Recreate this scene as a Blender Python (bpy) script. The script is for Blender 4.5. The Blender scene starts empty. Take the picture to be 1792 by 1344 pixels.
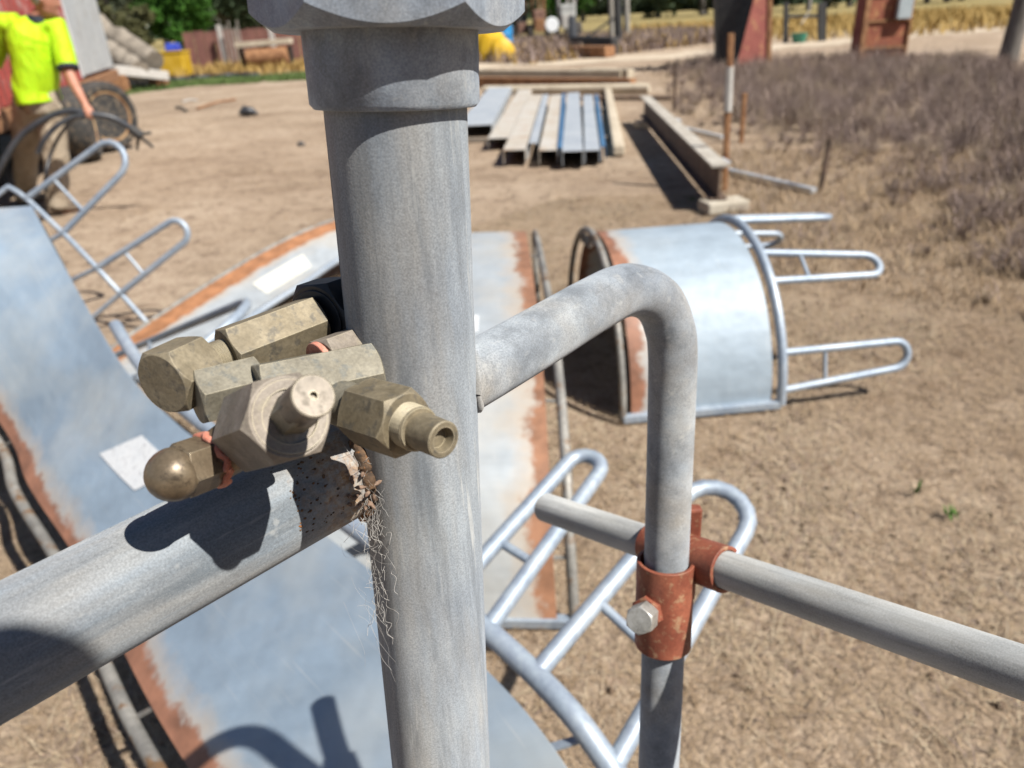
import bpy, bmesh, math, random
import numpy as np
from mathutils import Vector, Matrix
random.seed(7); RNG = np.random.default_rng(11)
scn = bpy.context.scene
COL = scn.collection
R = math.radians

# ------------------------------------------------------------------ camera, sky, sun, exposure
FPX, CX, CY, CAMH = 1300.0, 896.0, 672.0, 1.42          # focal length and centre in photo pixels, eye height in metres
PITCH, ROLL = R(26.25), R(3.15)
FW = np.array([0, math.cos(PITCH), -math.sin(PITCH)])
_u0 = np.array([0, math.sin(PITCH), math.cos(PITCH)]); _r0 = np.array([1., 0, 0])
RT = _r0*math.cos(ROLL) - _u0*math.sin(ROLL); UP = _u0*math.cos(ROLL) + _r0*math.sin(ROLL)
CAM = np.array([0, 0, CAMH])
cd = bpy.data.cameras.new('camera'); cam = bpy.data.objects.new('camera', cd); COL.objects.link(cam)
M = Matrix.Identity(4)
for i in range(3):
    M[i][0], M[i][1], M[i][2], M[i][3] = RT[i], UP[i], -FW[i], CAM[i]
cam.matrix_world = M
cd.sensor_width = 36.0; cd.lens = 36.0*FPX/1792.0; cd.clip_start = 0.02; cd.clip_end = 3000
cd.dof.use_dof = True; cd.dof.focus_distance = 0.365; cd.dof.aperture_fstop = 9.5
scn.camera = cam

SUN_EL, SUN_AZ = R(51), R(55)                            # azimuth measured to the right of straight behind the camera
SUN = Vector((math.cos(SUN_EL)*math.sin(SUN_AZ), -math.cos(SUN_EL)*math.cos(SUN_AZ), math.sin(SUN_EL)))
w = bpy.data.worlds.new('World'); scn.world = w; w.use_nodes = True
nt = w.node_tree; bg = nt.nodes['Background']
sky = nt.nodes.new('ShaderNodeTexSky'); sky.sky_type = 'NISHITA'; sky.sun_disc = False
sky.sun_elevation = SUN_EL; sky.sun_rotation = math.atan2(SUN.x, SUN.y)
sky.air_density = 1.0; sky.dust_density = 0.2; sky.ozone_density = 2.0; sky.altitude = 900
nt.links.new(sky.outputs[0], bg.inputs[0]); bg.inputs[1].default_value = 0.05
sl = bpy.data.lights.new('sun', 'SUN'); sl.energy = 5.0; sl.angle = R(0.53); sl.color = (1.0, 0.955, 0.88)
so = bpy.data.objects.new('sun', sl); COL.objects.link(so); so.rotation_euler = SUN.to_track_quat('Z', 'Y').to_euler()
vs = scn.view_settings; vs.view_transform = 'Standard'; vs.look = 'None'; vs.gamma = 1.0; vs.use_curve_mapping = False; vs.exposure = 0.78

# ------------------------------------------------------------------ measuring helpers (photo pixel -> point of the place)
def ray(x, y): return FW + RT*(x-CX)/FPX - UP*(y-CY)/FPX
def G(x, y, z=0.0):                                      # point at height z
    d = ray(x, y); return CAM + d*(z-CAMH)/d[2]
def P(x, y, dep): return CAM + ray(x, y)*dep             # point at depth
def V(x, y, Y): d = ray(x, y); return CAM + d*(Y/d[1])   # point on the upright plane y = Y
def nrm(v): v = np.asarray(v, float); return v/np.linalg.norm(v)

# ------------------------------------------------------------------ materials
ORD = 'first second third fourth fifth sixth seventh eighth ninth tenth eleventh twelfth'.split()
MATS = {}
def nodes(name):
    m = bpy.data.materials.new(name); m.use_nodes = True; t = m.node_tree
    b = t.nodes['Principled BSDF']; return m, t, b
def N(t, typ, **kw):
    n = t.nodes.new(typ)
    for k, v in kw.items():
        if k in n.inputs: n.inputs[k].default_value = v
        else: setattr(n, k, v)
    return n
def ramp(t, fac, stops):
    r = t.nodes.new('ShaderNodeValToRGB'); e = r.color_ramp.elements
    while len(e) < len(stops): e.new(0.5)
    for i, (p, c) in enumerate(stops): e[i].position = p; e[i].color = (*c, 1) if len(c) == 3 else c
    t.links.new(fac, r.inputs[0]); return r
def noise(t, vec, scale, detail=4, rough=.6, dist=0):
    n = N(t, 'ShaderNodeTexNoise', Scale=scale, Detail=detail, Roughness=rough, Distortion=dist); t.links.new(vec, n.inputs['Vector']); return n
def mixc(t, fac, a, b, blend='MIX'):
    n = t.nodes.new('ShaderNodeMix'); n.data_type = 'RGBA'; n.blend_type = blend
    for s, v in ((n.inputs[0], fac), (n.inputs[6], a), (n.inputs[7], b)):
        if isinstance(v, (float, int)): s.default_value = v
        elif isinstance(v, tuple): s.default_value = (*v, 1)
        else: t.links.new(v, s)
    return n.outputs[2]
def coords(t, scale=(1, 1, 1), kind='Object'):
    tc = t.nodes.new('ShaderNodeTexCoord'); mp = t.nodes.new('ShaderNodeMapping'); mp.inputs['Scale'].default_value = scale
    t.links.new(tc.outputs[kind], mp.inputs[0]); return mp.outputs[0]
def bump(t, b, h, strength, dist):
    n = N(t, 'ShaderNodeBump', Strength=strength, Distance=dist); t.links.new(h, n.inputs['Height']); t.links.new(n.outputs[0], b.inputs['Normal'])
def two(name, c1, c2, scale, rough=.8, metal=0., stretch=(1, 1, 1), c3=None, s3=None, bmp=0, bdist=.002, lo=.38, hi=.62, bscale=None, spec=.5):
    """mottled material: c1/c2 by noise, optional spots of c3"""
    m, t, b = nodes(name); v = coords(t, stretch)
    n = noise(t, v, scale); c = ramp(t, n.outputs[0], [(lo, c1), (hi, c2)]).outputs[0]
    if c3:
        n3 = noise(t, v, s3 or scale*2.3, 5, .65); f = ramp(t, n3.outputs[0], [(.54, (0, 0, 0)), (.64, (1, 1, 1))]).outputs[0]
        c = mixc(t, f, c, c3)
    nf = noise(t, v, scale*9, 3); c = mixc(t, .35, c, ramp(t, nf.outputs[0], [(.3, (.25, .25, .25)), (.7, (.75, .75, .75))]).outputs[0], 'OVERLAY')
    t.links.new(c, b.inputs['Base Color']); b.inputs['Roughness'].default_value = rough; b.inputs['Metallic'].default_value = metal
    b.inputs['Specular IOR Level'].default_value = spec
    if bmp: bump(t, b, noise(t, v, bscale or scale*6, 4).outputs[0], bmp, bdist)
    MATS[name] = m; return m
def wrinkle(name, strength, d, stretch):
    m = MATS[name]; t = m.node_tree; b = t.nodes['Principled BSDF']; bump(t, b, noise(t, coords(t, stretch), 5, 3, .55, 1.2).outputs[0], strength, d)
def galv_pipe(name, stretch, tint=(.325, .36, .40), dusty=.55, scale=60, dark=.3, joint=None):
    """weathered hot-dip galvanising: blue-grey zinc, chalky streaks along the pipe, tan dust, fine grit"""
    m, t, b = nodes(name); v = coords(t, stretch); vo = coords(t)
    a = noise(t, v, scale, 5, .6)
    c = ramp(t, a.outputs[0], [(.3, tuple(x*.72 for x in tint)), (.5, tint), (.7, tuple(min(1, x*1.28) for x in tint))]).outputs[0]
    d = noise(t, v, 22, 4, .65); fd = ramp(t, d.outputs[0], [(.42, (0, 0, 0)), (.68, (dusty,)*3)]).outputs[0]
    c = mixc(t, fd, c, (.47, .41, .33))
    g = noise(t, vo, 1100, 2, .5); c = mixc(t, .34, c, ramp(t, g.outputs[0], [(.3, (.22,)*3), (.7, (.8,)*3)]).outputs[0], 'OVERLAY')
    k = noise(t, vo, 55, 3, .7); fk = ramp(t, k.outputs[0], [(.66, (0, 0, 0)), (.74, (dark,)*3)]).outputs[0]
    c = mixc(t, fk, c, (.17, .16, .16))
    wv = noise(t, vo, 110, 2, .5); fw_ = ramp(t, wv.outputs[0], [(.72, (0, 0, 0)), (.78, (.35,)*3)]).outputs[0]
    c = mixc(t, fw_, c, (.62, .62, .6))
    st = noise(t, coords(t, tuple(x*1.0 if x > .5 else x*.35 for x in stretch)), 95, 5, .7); fs = ramp(t, st.outputs[0], [(.52, (0, 0, 0)), (.70, (.62,)*3)]).outputs[0]
    c = mixc(t, fs, c, tuple(x*.5 for x in tint))                     # runs and drips along the pipe
    lt = noise(t, coords(t, tuple(x*1.0 if x > .5 else x*.5 for x in stretch)), 150, 4, .7); fl = ramp(t, lt.outputs[0], [(.60, (0, 0, 0)), (.72, (.5,)*3)]).outputs[0]
    c = mixc(t, fl, c, (.66, .66, .64))                               # chalky white zinc bloom
    big = noise(t, vo, 9, 3, .6); c = mixc(t, .5, c, ramp(t, big.outputs[0], [(.3, (.33, .35, .39)), (.7, (.64, .62, .58))]).outputs[0], 'OVERLAY')
    sc = noise(t, coords(t, (6, 6, 6)), 45, 2, .4, 3.5); fsc = ramp(t, sc.outputs[0], [(.485, (0, 0, 0)), (.5, (.35,)*3), (.515, (0, 0, 0))]).outputs[0]
    c = mixc(t, fsc, c, (.62, .63, .64))                              # fine scratches
    if joint is not None:
        sb = N(t, 'ShaderNodeVectorMath', operation='DISTANCE'); sb.inputs[1].default_value = joint; t.links.new(vo, sb.inputs[0])
        jn = noise(t, vo, 120, 4, .7); jm = N(t, 'ShaderNodeMath', operation='MULTIPLY_ADD'); jm.inputs[1].default_value = .035; t.links.new(jn.outputs[0], jm.inputs[0]); t.links.new(sb.outputs['Value'], jm.inputs[2])
        fj = ramp(t, jm.outputs[0], [(.034, (1, 1, 1)), (.050, (0, 0, 0))]).outputs[0]
        c = mixc(t, fj, c, ramp(t, noise(t, vo, 260, 4, .7).outputs[0], [(.32, (.2, .10, .045)), (.46, (.56, .33, .15)), (.58, (.66, .57, .45))]).outputs[0])
    t.links.new(c, b.inputs['Base Color']); b.inputs['Metallic'].default_value = .12; b.inputs['Roughness'].default_value = .6; b.inputs['Specular IOR Level'].default_value = .3
    ad = N(t, 'ShaderNodeMath', operation='ADD'); t.links.new(g.outputs[0], ad.inputs[0]); t.links.new(a.outputs[0], ad.inputs[1])
    bump(t, b, ad.outputs[0], .18, .0005); b.inputs['Diffuse Roughness'].default_value = 1.0; MATS[name] = m; return m
def sheet_mat(name, rust_lo=.0, rust_hi=.16, base=(.55, .585, .61), warm=(.6, .56, .49), fw_amt=.35, rustc=(.34, .165, .105)):
    """galvanised sheet; uv: x along the arc, y across (0 = rusty edge)"""
    m, t, b = nodes(name); vo = coords(t); uv = coords(t, kind='UV')
    a = noise(t, coords(t, (9, 1.2, 1), 'UV'), 3, 5, .6); c = ramp(t, a.outputs[0], [(.3, tuple(x*.82 for x in base)), (.7, tuple(min(1, x*1.1) for x in base))]).outputs[0]
    d = noise(t, vo, 2.2, 4, .6); c = mixc(t, ramp(t, d.outputs[0], [(.45, (0, 0, 0)), (.65, (fw_amt,)*3)]).outputs[0], c, warm)
    st = noise(t, coords(t, (2.5, 22, 1), 'UV'), 4, 4, .7); c = mixc(t, ramp(t, st.outputs[0], [(.6, (0, 0, 0)), (.72, (.4,)*3)]).outputs[0], c, (.72, .71, .68))
    sp = N(t, 'ShaderNodeSeparateXYZ'); t.links.new(uv, sp.inputs[0])
    nz = noise(t, vo, 9, 5, .62); ad = N(t, 'ShaderNodeMath', operation='MULTIPLY_ADD'); ad.inputs[1].default_value = .22
    t.links.new(nz.outputs[0], ad.inputs[0]); sub = N(t, 'ShaderNodeMath', operation='SUBTRACT'); t.links.new(sp.outputs[1], sub.inputs[0]); t.links.new(ad.outputs[0], sub.inputs[1])
    ad.inputs[2].default_value = -.11
    nz2 = noise(t, vo, 42, 5, .7); ad2 = N(t, 'ShaderNodeMath', operation='MULTIPLY_ADD'); ad2.inputs[1].default_value = .10; ad2.inputs[2].default_value = 0; t.links.new(nz2.outputs[0], ad2.inputs[0])
    sub2 = N(t, 'ShaderNodeMath', operation='SUBTRACT'); t.links.new(sub.outputs[0], sub2.inputs[0]); t.links.new(ad2.outputs[0], sub2.inputs[1])
    fr = ramp(t, sub2.outputs[0], [(max(0, rust_hi-.085), (1, 1, 1)), (max(.001, rust_hi-.045), (0, 0, 0))]).outputs[0]
    halo = ramp(t, sub2.outputs[0], [(max(0, rust_hi-.05), (.6,)*3), (rust_hi+.06, (0, 0, 0))]).outputs[0]; c = mixc(t, halo, c, (.62, .50, .38))
    sp2 = noise(t, vo, 26, 5, .75); fsp = ramp(t, sp2.outputs[0], [(.70, (0, 0, 0)), (.76, (.6,)*3)]).outputs[0]; c = mixc(t, fsp, c, (.52, .36, .24))
    rc = ramp(t, noise(t, vo, 14, 4).outputs[0], [(.35, tuple(x*.7 for x in rustc)), (.65, tuple(x*1.25 for x in rustc))]).outputs[0]
    c = mixc(t, fr, c, rc)
    t.links.new(c, b.inputs['Base Color'])
    mt = N(t, 'ShaderNodeMath', operation='MULTIPLY_ADD'); mt.inputs[1].default_value = -.12; mt.inputs[2].default_value = .12; t.links.new(fr, mt.inputs[0]); t.links.new(mt.outputs[0], b.inputs['Metallic'])
    b.inputs['Roughness'].default_value = .58; bump(t, b, noise(t, vo, 4, 3).outputs[0], .5, .02); MATS[name] = m; return m

JOINT = (0., 0., .038)
galv_pipe('zinc_post', (1, 1, .16)); galv_pipe('zinc_arm', (.6, .6, .6), tint=(.37, .405, .445)); galv_pipe('zinc_drop', (1, 1, .12), tint=(.42, .44, .46), dusty=.25)
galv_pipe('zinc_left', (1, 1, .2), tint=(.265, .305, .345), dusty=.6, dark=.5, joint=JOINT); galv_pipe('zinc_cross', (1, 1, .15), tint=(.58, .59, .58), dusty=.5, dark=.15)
galv_pipe('zinc_hex', (1, 1, .7), tint=(.40, .46, .54), dusty=.35, scale=40)
two('zinc_bar', (.36, .43, .52), (.50, .56, .63), 7, .5, .3, bmp=.1)
two('zinc_old', (.26, .25, .23), (.42, .40, .36), 9, .6, .3, c3=(.25, .15, .08), bmp=.15)
sheet_mat('sheet_near', rust_hi=.11, base=(.34, .43, .53), warm=(.60, .62, .60), fw_amt=.55); sheet_mat('sheet_far', rust_hi=.095, rustc=(.36, .185, .11), base=(.50, .54, .57), warm=(.60, .55, .47), fw_amt=.6); sheet_mat('sheet_mid', rust_hi=.3, base=(.50, .54, .57), warm=(.60, .55, .47), rustc=(.44, .215, .11), fw_amt=.5)
sheet_mat('sheet_right', rust_hi=.105, base=(.41, .49, .565), warm=(.50, .54, .56), fw_amt=.3, rustc=(.33, .16, .10))
two('brass', (.225, .185, .12), (.31, .262, .18), 60, .62, .25, c3=(.17, .15, .115), s3=160, bmp=.3, bdist=.0008)
two('brass_pale', (.25, .212, .172), (.35, .305, .255), 80, .6, .2, c3=(.3, .26, .2), s3=170, bmp=.25, bdist=.0008)
two('brass_grey', (.205, .185, .14), (.285, .262, .205), 70, .62, .25, c3=(.17, .17, .15), s3=160, bmp=.3, bdist=.0008)
two('brass_brown', (.20, .15, .10), (.28, .22, .15), 70, .38, .45, c3=(.13, .10, .07), s3=160, bmp=.15, bdist=.0006)
two('brass_shine', (.17, .145, .115), (.25, .215, .175), 60, .5, .3, c3=(.12, .10, .075), s3=220, bmp=.1, bdist=.0006)
two('tape', (.62, .22, .15), (.75, .36, .27), 200, .7, bmp=.4, bdist=.0008)
two('black_iron', (.018, .018, .02), (.035, .035, .04), 60, .5)
two('oxide', (.26, .075, .045), (.33, .11, .065), 45, .62, c3=(.42, .25, .15), s3=120, bmp=.25, bdist=.0008)
two('rust', (.22, .085, .035), (.38, .16, .06), 25, .85, c3=(.14, .06, .03), bmp=.3)
two('weld', (.055, .035, .022), (.17, .10, .055), 160, .85, c3=(.32, .13, .04), s3=220, bmp=.6, bdist=.001)  # rusty weld; near-black base paints the shade of the hollow joint
two('bolt_zinc', (.42, .41, .38), (.6, .59, .55), 90, .45, .5)
two('paper', (.78, .76, .66), (.84, .83, .76), 30, .7)
two('paper_white', (.8, .82, .84), (.86, .87, .88), 30, .6, c3=(.55, .56, .58), s3=90)
two('red_paint', (.30, .055, .045), (.40, .09, .075), 3, .55, c3=(.45, .28, .26), s3=5)
two('white_paint', (.56, .585, .60), (.66, .68, .68), 1.6, .55, c3=(.48, .47, .45))
two('rail_rust', (.28, .13, .06), (.45, .24, .12), 8, .85, c3=(.15, .07, .04))
two('under', (.03, .025, .022), (.06, .045, .035), 5, .9)
two('tyre', (.03, .03, .03), (.07, .065, .06), 8, .9, c3=(.25, .19, .13))
two('rim', (.30, .17, .09), (.52, .36, .20), 6, .8, c3=(.16, .08, .04))
two('timber_grey', (.20, .17, .135), (.36, .31, .25), 5, .9, stretch=(1, .3, 1), bmp=.3)
two('timber_pale', (.52, .44, .33), (.66, .57, .44), 4, .9, stretch=(1, .3, 1), bmp=.2)
two('timber_white', (.52, .49, .45), (.62, .59, .55), 5, .85)
two('plastic_yellow', (.60, .37, .03), (.70, .46, .07), 3, .5)
two('net_yellow', (.72, .43, .02), (.8, .52, .06), 9, .6)
two('plastic_blue', (.05, .07, .45), (.07, .11, .55), 4, .4)
two('blue_drum', (.04, .25, .55), (.06, .32, .65), 4, .4)
two('poly_pipe', (.03, .034, .042), (.055, .06, .07), 14, .42)
two('steel_brown', (.10, .065, .045), (.17, .115, .085), 5, .75, c3=(.24, .15, .1))
two('beam_top_lit', (.46, .42, .36), (.58, .54, .47), 5, .8, c3=(.26, .2, .15))
two('concrete', (.50, .44, .35), (.62, .56, .46), 9, .95, bmp=.4, bdist=.006)
two('purlin_zinc', (.62, .66, .70), (.74, .77, .79), 3, .42, .35)
two('purlin_dust', (.60, .54, .45), (.66, .62, .56), 2.2, .6, .1, c3=(.55, .42, .31))
two('purlin_blue', (.09, .2, .36), (.12, .26, .45), 3, .45, .2)
two('hi_vis', (.52, .86, .012), (.58, .92, .03), 6, .75)
wrinkle('hi_vis', 1.0, .05, (1.6, 1, .55))
two('navy_trim', (.02, .03, .045), (.03, .04, .06), 20, .8)
two('khaki', (.42, .34, .25), (.50, .42, .32), 7, .9)
wrinkle('khaki', 1.0, .04, (1.6, 1, .6))
two('skin', (.50, .23, .15), (.58, .29, .20), 20, .55)
two('hair', (.36, .33, .29), (.52, .49, .45), 120, .8)
two('eye', (.02, .02, .02), (.03, .03, .03), 9, .3)
two('boot', (.16, .12, .085), (.24, .18, .13), 20, .85)
two('rust_red', (.26, .075, .06), (.34, .11, .085), 3, .8, c3=(.42, .2, .11))
two('cab_red', (.28, .085, .05), (.40, .14, .075), 4, .75, c3=(.5, .26, .12))
two('meter_grey', (.46, .52, .54), (.52, .58, .6), 6, .5)
two('bark', (.13, .115, .10), (.24, .215, .19), 9, .95, stretch=(1, 1, .2), bmp=.5, bdist=.01)
two('pole_grey', (.30, .27, .23), (.42, .39, .34), 7, .9, stretch=(1, 1, .2))
two('dark_steel_and_shade', (.025, .025, .027), (.05, .048, .046), 6, .7)  # dark steel parts, and the painted shade on one chute face
two('machine_rust', (.20, .11, .08), (.34, .2, .15), 5, .85)
two('machine_grey', (.40, .40, .38), (.55, .55, .52), 4, .7)
two('green_plastic', (.04, .22, .15), (.06, .28, .19), 6, .5)
two('web', (.45, .43, .4), (.6, .58, .55), 50, .7)
two('seed', (.16, .10, .07), (.32, .22, .16), 300, .9)
two('iron_wall', (.20, .09, .075), (.30, .14, .11), 2, .85)
def leafmat(name, c1, c2, scale=1.5):
    m, t, b = nodes(name); n = noise(t, coords(t), scale, 3); t.links.new(ramp(t, n.outputs[0], [(.3, c1), (.7, c2)]).outputs[0], b.inputs['Base Color'])
    b.inputs['Roughness'].default_value = .8; b.inputs['Specular IOR Level'].default_value = .2; MATS[name] = m
leafmat('leaf_green', (.035, .10, .014), (.075, .19, .03)); leafmat('leaf_gum', (.085, .10, .065), (.13, .145, .095)); leafmat('leaf_dark', (.04, .06, .03), (.07, .10, .05))
leafmat('leaf_olive', (.08, .085, .035), (.13, .125, .06)); leafmat('straw', (.30, .205, .125), (.50, .38, .25), 4); leafmat('straw_pale', (.50, .40, .27), (.62, .52, .38), 9)
leafmat('weed', (.20, .15, .13), (.38, .29, .25), 1.6); leafmat('weed_dark', (.11, .085, .08), (.2, .155, .14), 3); leafmat('weed_pale', (.32, .25, .18), (.44, .35, .25), 5); leafmat('grass_green', (.09, .15, .045), (.17, .23, .08), 3)
leafmat('clod', (.09, .06, .042), (.20, .14, .10), 30); leafmat('grass_gold', (.42, .27, .09), (.55, .39, .16), 1.2)

# ground: tan dust, trampled straw, darker manure-brown patches, worn wheel tracks
def ground_mat():
    m, t, b = nodes('ground'); v = coords(t)
    a = noise(t, v, .55, 5, .62); c = ramp(t, a.outputs[0], [(.34, (.37, .275, .195)), (.5, (.50, .385, .28)), (.66, (.62, .49, .37))]).outputs[0]
    s = noise(t, coords(t, (.35, 1.6, 1)), 2.3, 5, .68); c = mixc(t, ramp(t, s.outputs[0], [(.5, (0, 0, 0)), (.68, (.55,)*3)]).outputs[0], c, (.62, .49, .37))
    k = noise(t, v, 6.5, 7, .8, .5); c = mixc(t, ramp(t, k.outputs[0], [(.51, (0, 0, 0)), (.64, (.85,)*3)]).outputs[0], c, (.19, .13, .09))
    f = noise(t, v, 45, 5, .72); c = mixc(t, .75, c, ramp(t, f.outputs[0], [(.3, (.22,)*3), (.7, (.78,)*3)]).outputs[0], 'OVERLAY')
    # far paddock beyond the yard turns to dry yellow-green grass
    sp = N(t, 'ShaderNodeSeparateXYZ'); t.links.new(v, sp.inputs[0])
    nz = noise(t, v, .12, 3); ma = N(t, 'ShaderNodeMath', operation='MULTIPLY_ADD'); ma.inputs[1].default_value = 18; t.links.new(nz.outputs[0], ma.inputs[0]); t.links.new(sp.outputs[1], ma.inputs[2])
    mr = N(t, 'ShaderNodeMapRange'); mr.inputs['From Min'].default_value = 42; mr.inputs['From Max'].default_value = 56; t.links.new(ma.outputs[0], mr.inputs['Value'])
    g = ramp(t, noise(t, v, .22, 5, .7).outputs[0], [(.35, (.27, .22, .09)), (.65, (.42, .33, .16))]).outputs[0]
    c = mixc(t, mr.outputs[0], c, g)
    t.links.new(c, b.inputs['Base Color']); b.inputs['Roughness'].default_value = .95; b.inputs['Specular IOR Level'].default_value = .15
    ad = N(t, 'ShaderNodeMath', operation='ADD'); t.links.new(f.outputs[0], ad.inputs[0]); t.links.new(k.outputs[0], ad.inputs[1])
    bump(t, b, ad.outputs[0], .8, .03); MATS['ground'] = m
ground_mat()
two('track', (.55, .44, .32), (.66, .55, .42), 1.2, .95)

for _n in ('brass', 'brass_pale', 'brass_grey', 'brass_brown', 'brass_shine', 'bolt_zinc', 'oxide', 'zinc_hex'):
    _t = MATS[_n].node_tree; _b = _t.nodes['Principled BSDF']; _src = _b.inputs['Base Color'].links[0].from_socket
    _bv = _t.nodes.new('ShaderNodeBevel'); _bv.samples = 6; _bv.inputs['Radius'].default_value = .0011; _g = _t.nodes.new('ShaderNodeNewGeometry')
    _d = N(_t, 'ShaderNodeVectorMath', operation='DOT_PRODUCT'); _t.links.new(_bv.outputs[0], _d.inputs[0]); _t.links.new(_g.outputs['Normal'], _d.inputs[1])
    _nz = noise(_t, coords(_t), 220, 4, .7); _ad = N(_t, 'ShaderNodeMath', operation='MULTIPLY_ADD'); _ad.inputs[1].default_value = .10; _t.links.new(_nz.outputs[0], _ad.inputs[0]); _t.links.new(_d.outputs['Value'], _ad.inputs[2])
    _f = ramp(_t, _ad.outputs[0], [(.94, (.85,)*3), (1.03, (0, 0, 0))]).outputs[0]
    _c = mixc(_t, _f, _src, {'oxide': (.34, .16, .09), 'zinc_hex': (.5, .54, .58), 'bolt_zinc': (.7, .68, .63)}.get(_n, (.60, .53, .38)))
    _bl = noise(_t, coords(_t), 38, 3, .6); _c = mixc(_t, .55, _c, ramp(_t, _bl.outputs[0], [(.3, (.30,)*3), (.7, (.68,)*3)]).outputs[0], 'OVERLAY')
    _t.links.new(_c, _b.inputs['Base Color'])
# keep every base colour inside real-world reflectances
for _m in MATS.values():
    _t = _m.node_tree; _b = _t.nodes['Principled BSDF']; _l = _b.inputs['Base Color'].links
    if _l:
        _h = _t.nodes.new('ShaderNodeHueSaturation'); _h.inputs['Value'].default_value = .70; _h.inputs['Saturation'].default_value = 1.04
        _src = _l[0].from_socket; _t.links.new(_src, _h.inputs['Color']); _t.links.new(_h.outputs[0], _b.inputs['Base Color'])

# ------------------------------------------------------------------ object helpers
def tag(o, label=None, cat=None, group=None, kind=None):
    if label: o['label'] = label
    if cat: o['category'] = cat
    if group: o['group'] = group
    if kind: o['kind'] = kind
    return o
def thing(name, label, cat, loc=(0, 0, 0), group=None):
    o = bpy.data.objects.new(name, None); o.empty_display_size = .1; o.location = tuple(float(c) for c in loc); COL.objects.link(o); return tag(o, label, cat, group)
def root_loc(p):
    l = Vector((0, 0, 0))
    while p is not None: l += p.location; p = p.parent
    return l
class MB:
    """collects world-space faces; build() links ONE mesh object"""
    def __init__(s): s.v = []; s.f = []; s.uv = []
    def add(s, vs, fs):
        n = len(s.v); s.v += [tuple(float(c) for c in q) for q in vs]; s.f += [tuple(i+n for i in f) for f in fs]; return s
    def box(s, c, size, rz=0., M=None, taper=None):
        hx, hy, hz = [q/2 for q in size]; vs = []
        for z in (-hz, hz):
            k = 1 if (taper is None or z < 0) else taper
            for x, y in ((-hx, -hy), (hx, -hy), (hx, hy), (-hx, hy)): vs.append(Vector((x*k, y*k, z)))
        mt = M or Matrix.Rotation(rz, 4, 'Z'); c = Vector(tuple(c))
        return s.add([mt @ q + c for q in vs], [(0, 3, 2, 1), (4, 5, 6, 7), (0, 1, 5, 4), (1, 2, 6, 5), (2, 3, 7, 6), (3, 0, 4, 7)])
    def bar(s, p, q, w, h, up=(0, 0, 1), roll=0.):
        """rectangular bar from p to q"""
        p, q = np.array(p, float), np.array(q, float); d = nrm(q-p); sd = np.cross(d, up)
        if np.linalg.norm(sd) < 1e-5: sd = np.cross(d, (1, 0, 0))
        sd = nrm(sd); u = np.cross(sd, d)
        if roll: sd, u = sd*math.cos(roll)+u*math.sin(roll), u*math.cos(roll)-sd*math.sin(roll)
        vs = [e + sd*a*w/2 + u*b*h/2 for e in (p, q) for a, b in ((-1, -1), (1, -1), (1, 1), (-1, 1))]
        return s.add(vs, [(0, 1, 2, 3), (7, 6, 5, 4), (0, 4, 5, 1), (1, 5, 6, 2), (2, 6, 7, 3), (3, 7, 4, 0)])
    def tube(s, path, rad, n=12, cap=True, flat=None):
        """round tube along a path; rad may be a list; flat = (axis, k) squashes the section"""
        path = [np.array(q, float) for q in path]; m = len(path); rad = rad if hasattr(rad, '__len__') else [rad]*m
        vs = []; prev = None
        for i in range(m):
            d = nrm(path[min(i+1, m-1)] - path[max(i-1, 0)])
            if prev is None:
                a = np.cross(d, (0, 0, 1)); a = np.cross(d, (1, 0, 0)) if np.linalg.norm(a) < 1e-3 else a
            else: a = prev - d*np.dot(prev, d)
            a = nrm(a); prev = a; b = np.cross(d, a)
            ra, rb = rad[i] if hasattr(rad[i], '__len__') else (rad[i], rad[i])
            for k in range(n):
                t = 2*math.pi*k/n; vs.append(path[i] + a*math.cos(t)*ra + b*math.sin(t)*rb)
        fs = [(i*n+k, i*n+(k+1) % n, (i+1)*n+(k+1) % n, (i+1)*n+k) for i in range(m-1) for k in range(n)]
        if cap: fs += [tuple(range(n-1, -1, -1)), tuple((m-1)*n+k for k in range(n))]
        return s.add(vs, fs)
    def rings(s, p, q, prof, n=48, poly=None, roll=0.):
        """turned solid on the axis p->q; prof = [(t along axis in m, radius, hexness 0..1, chamfer)]"""
        p, q = np.array(p, float), np.array(q, float); d = nrm(q-p); a = np.cross(d, (0, 0, 1)); a = np.cross(d, (0, 1, 0)) if np.linalg.norm(a) < 1e-3 else a
        a = nrm(a); b = np.cross(d, a); vs = []
        for (tt, r, hx, ch) in prof:
            for k in range(n):
                t = 2*math.pi*k/n + roll; loc = ((2*math.pi*k/n + math.pi/6) % (math.pi/3)) - math.pi/6
                rr = r*(1/math.cos(loc) if hx else 1); ex = (rr - r)*ch
                vs.append(p + d*(tt + ex) + a*math.cos(t)*rr + b*math.sin(t)*rr)
        m = len(prof)
        fs = [(i*n+k, i*n+(k+1) % n, (i+1)*n+(k+1) % n, (i+1)*n+k) for i in range(m-1) for k in range(n)]
        fs += [tuple(range(n-1, -1, -1)), tuple((m-1)*n+k for k in range(n))]
        return s.add(vs, fs)
    def grid(s, pts, th=0., normal_up=True):
        """surface over pts[i][j] with uv (i,j) in 0..1 and thickness th along -normal"""
        pts = np.array(pts, float); a, b, _ = pts.shape
        du = np.gradient(pts, axis=0); dv = np.gradient(pts, axis=1); nn = np.cross(du, dv); nn /= np.linalg.norm(nn, axis=2)[..., None]+1e-12
        if nn[..., 2].mean() < 0: nn = -nn
        top = pts.reshape(-1, 3); bot = (pts - nn*th).reshape(-1, 3); n0 = len(s.v); K = a*b
        s.v += [tuple(map(float, q)) for q in top] + [tuple(map(float, q)) for q in bot]
        for i in range(a-1):
            for j in range(b-1):
                q = [i*b+j, (i+1)*b+j, (i+1)*b+j+1, i*b+j+1]; s.f.append(tuple(n0+x for x in q)); s.f.append(tuple(n0+K+x for x in q[::-1]))
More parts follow.
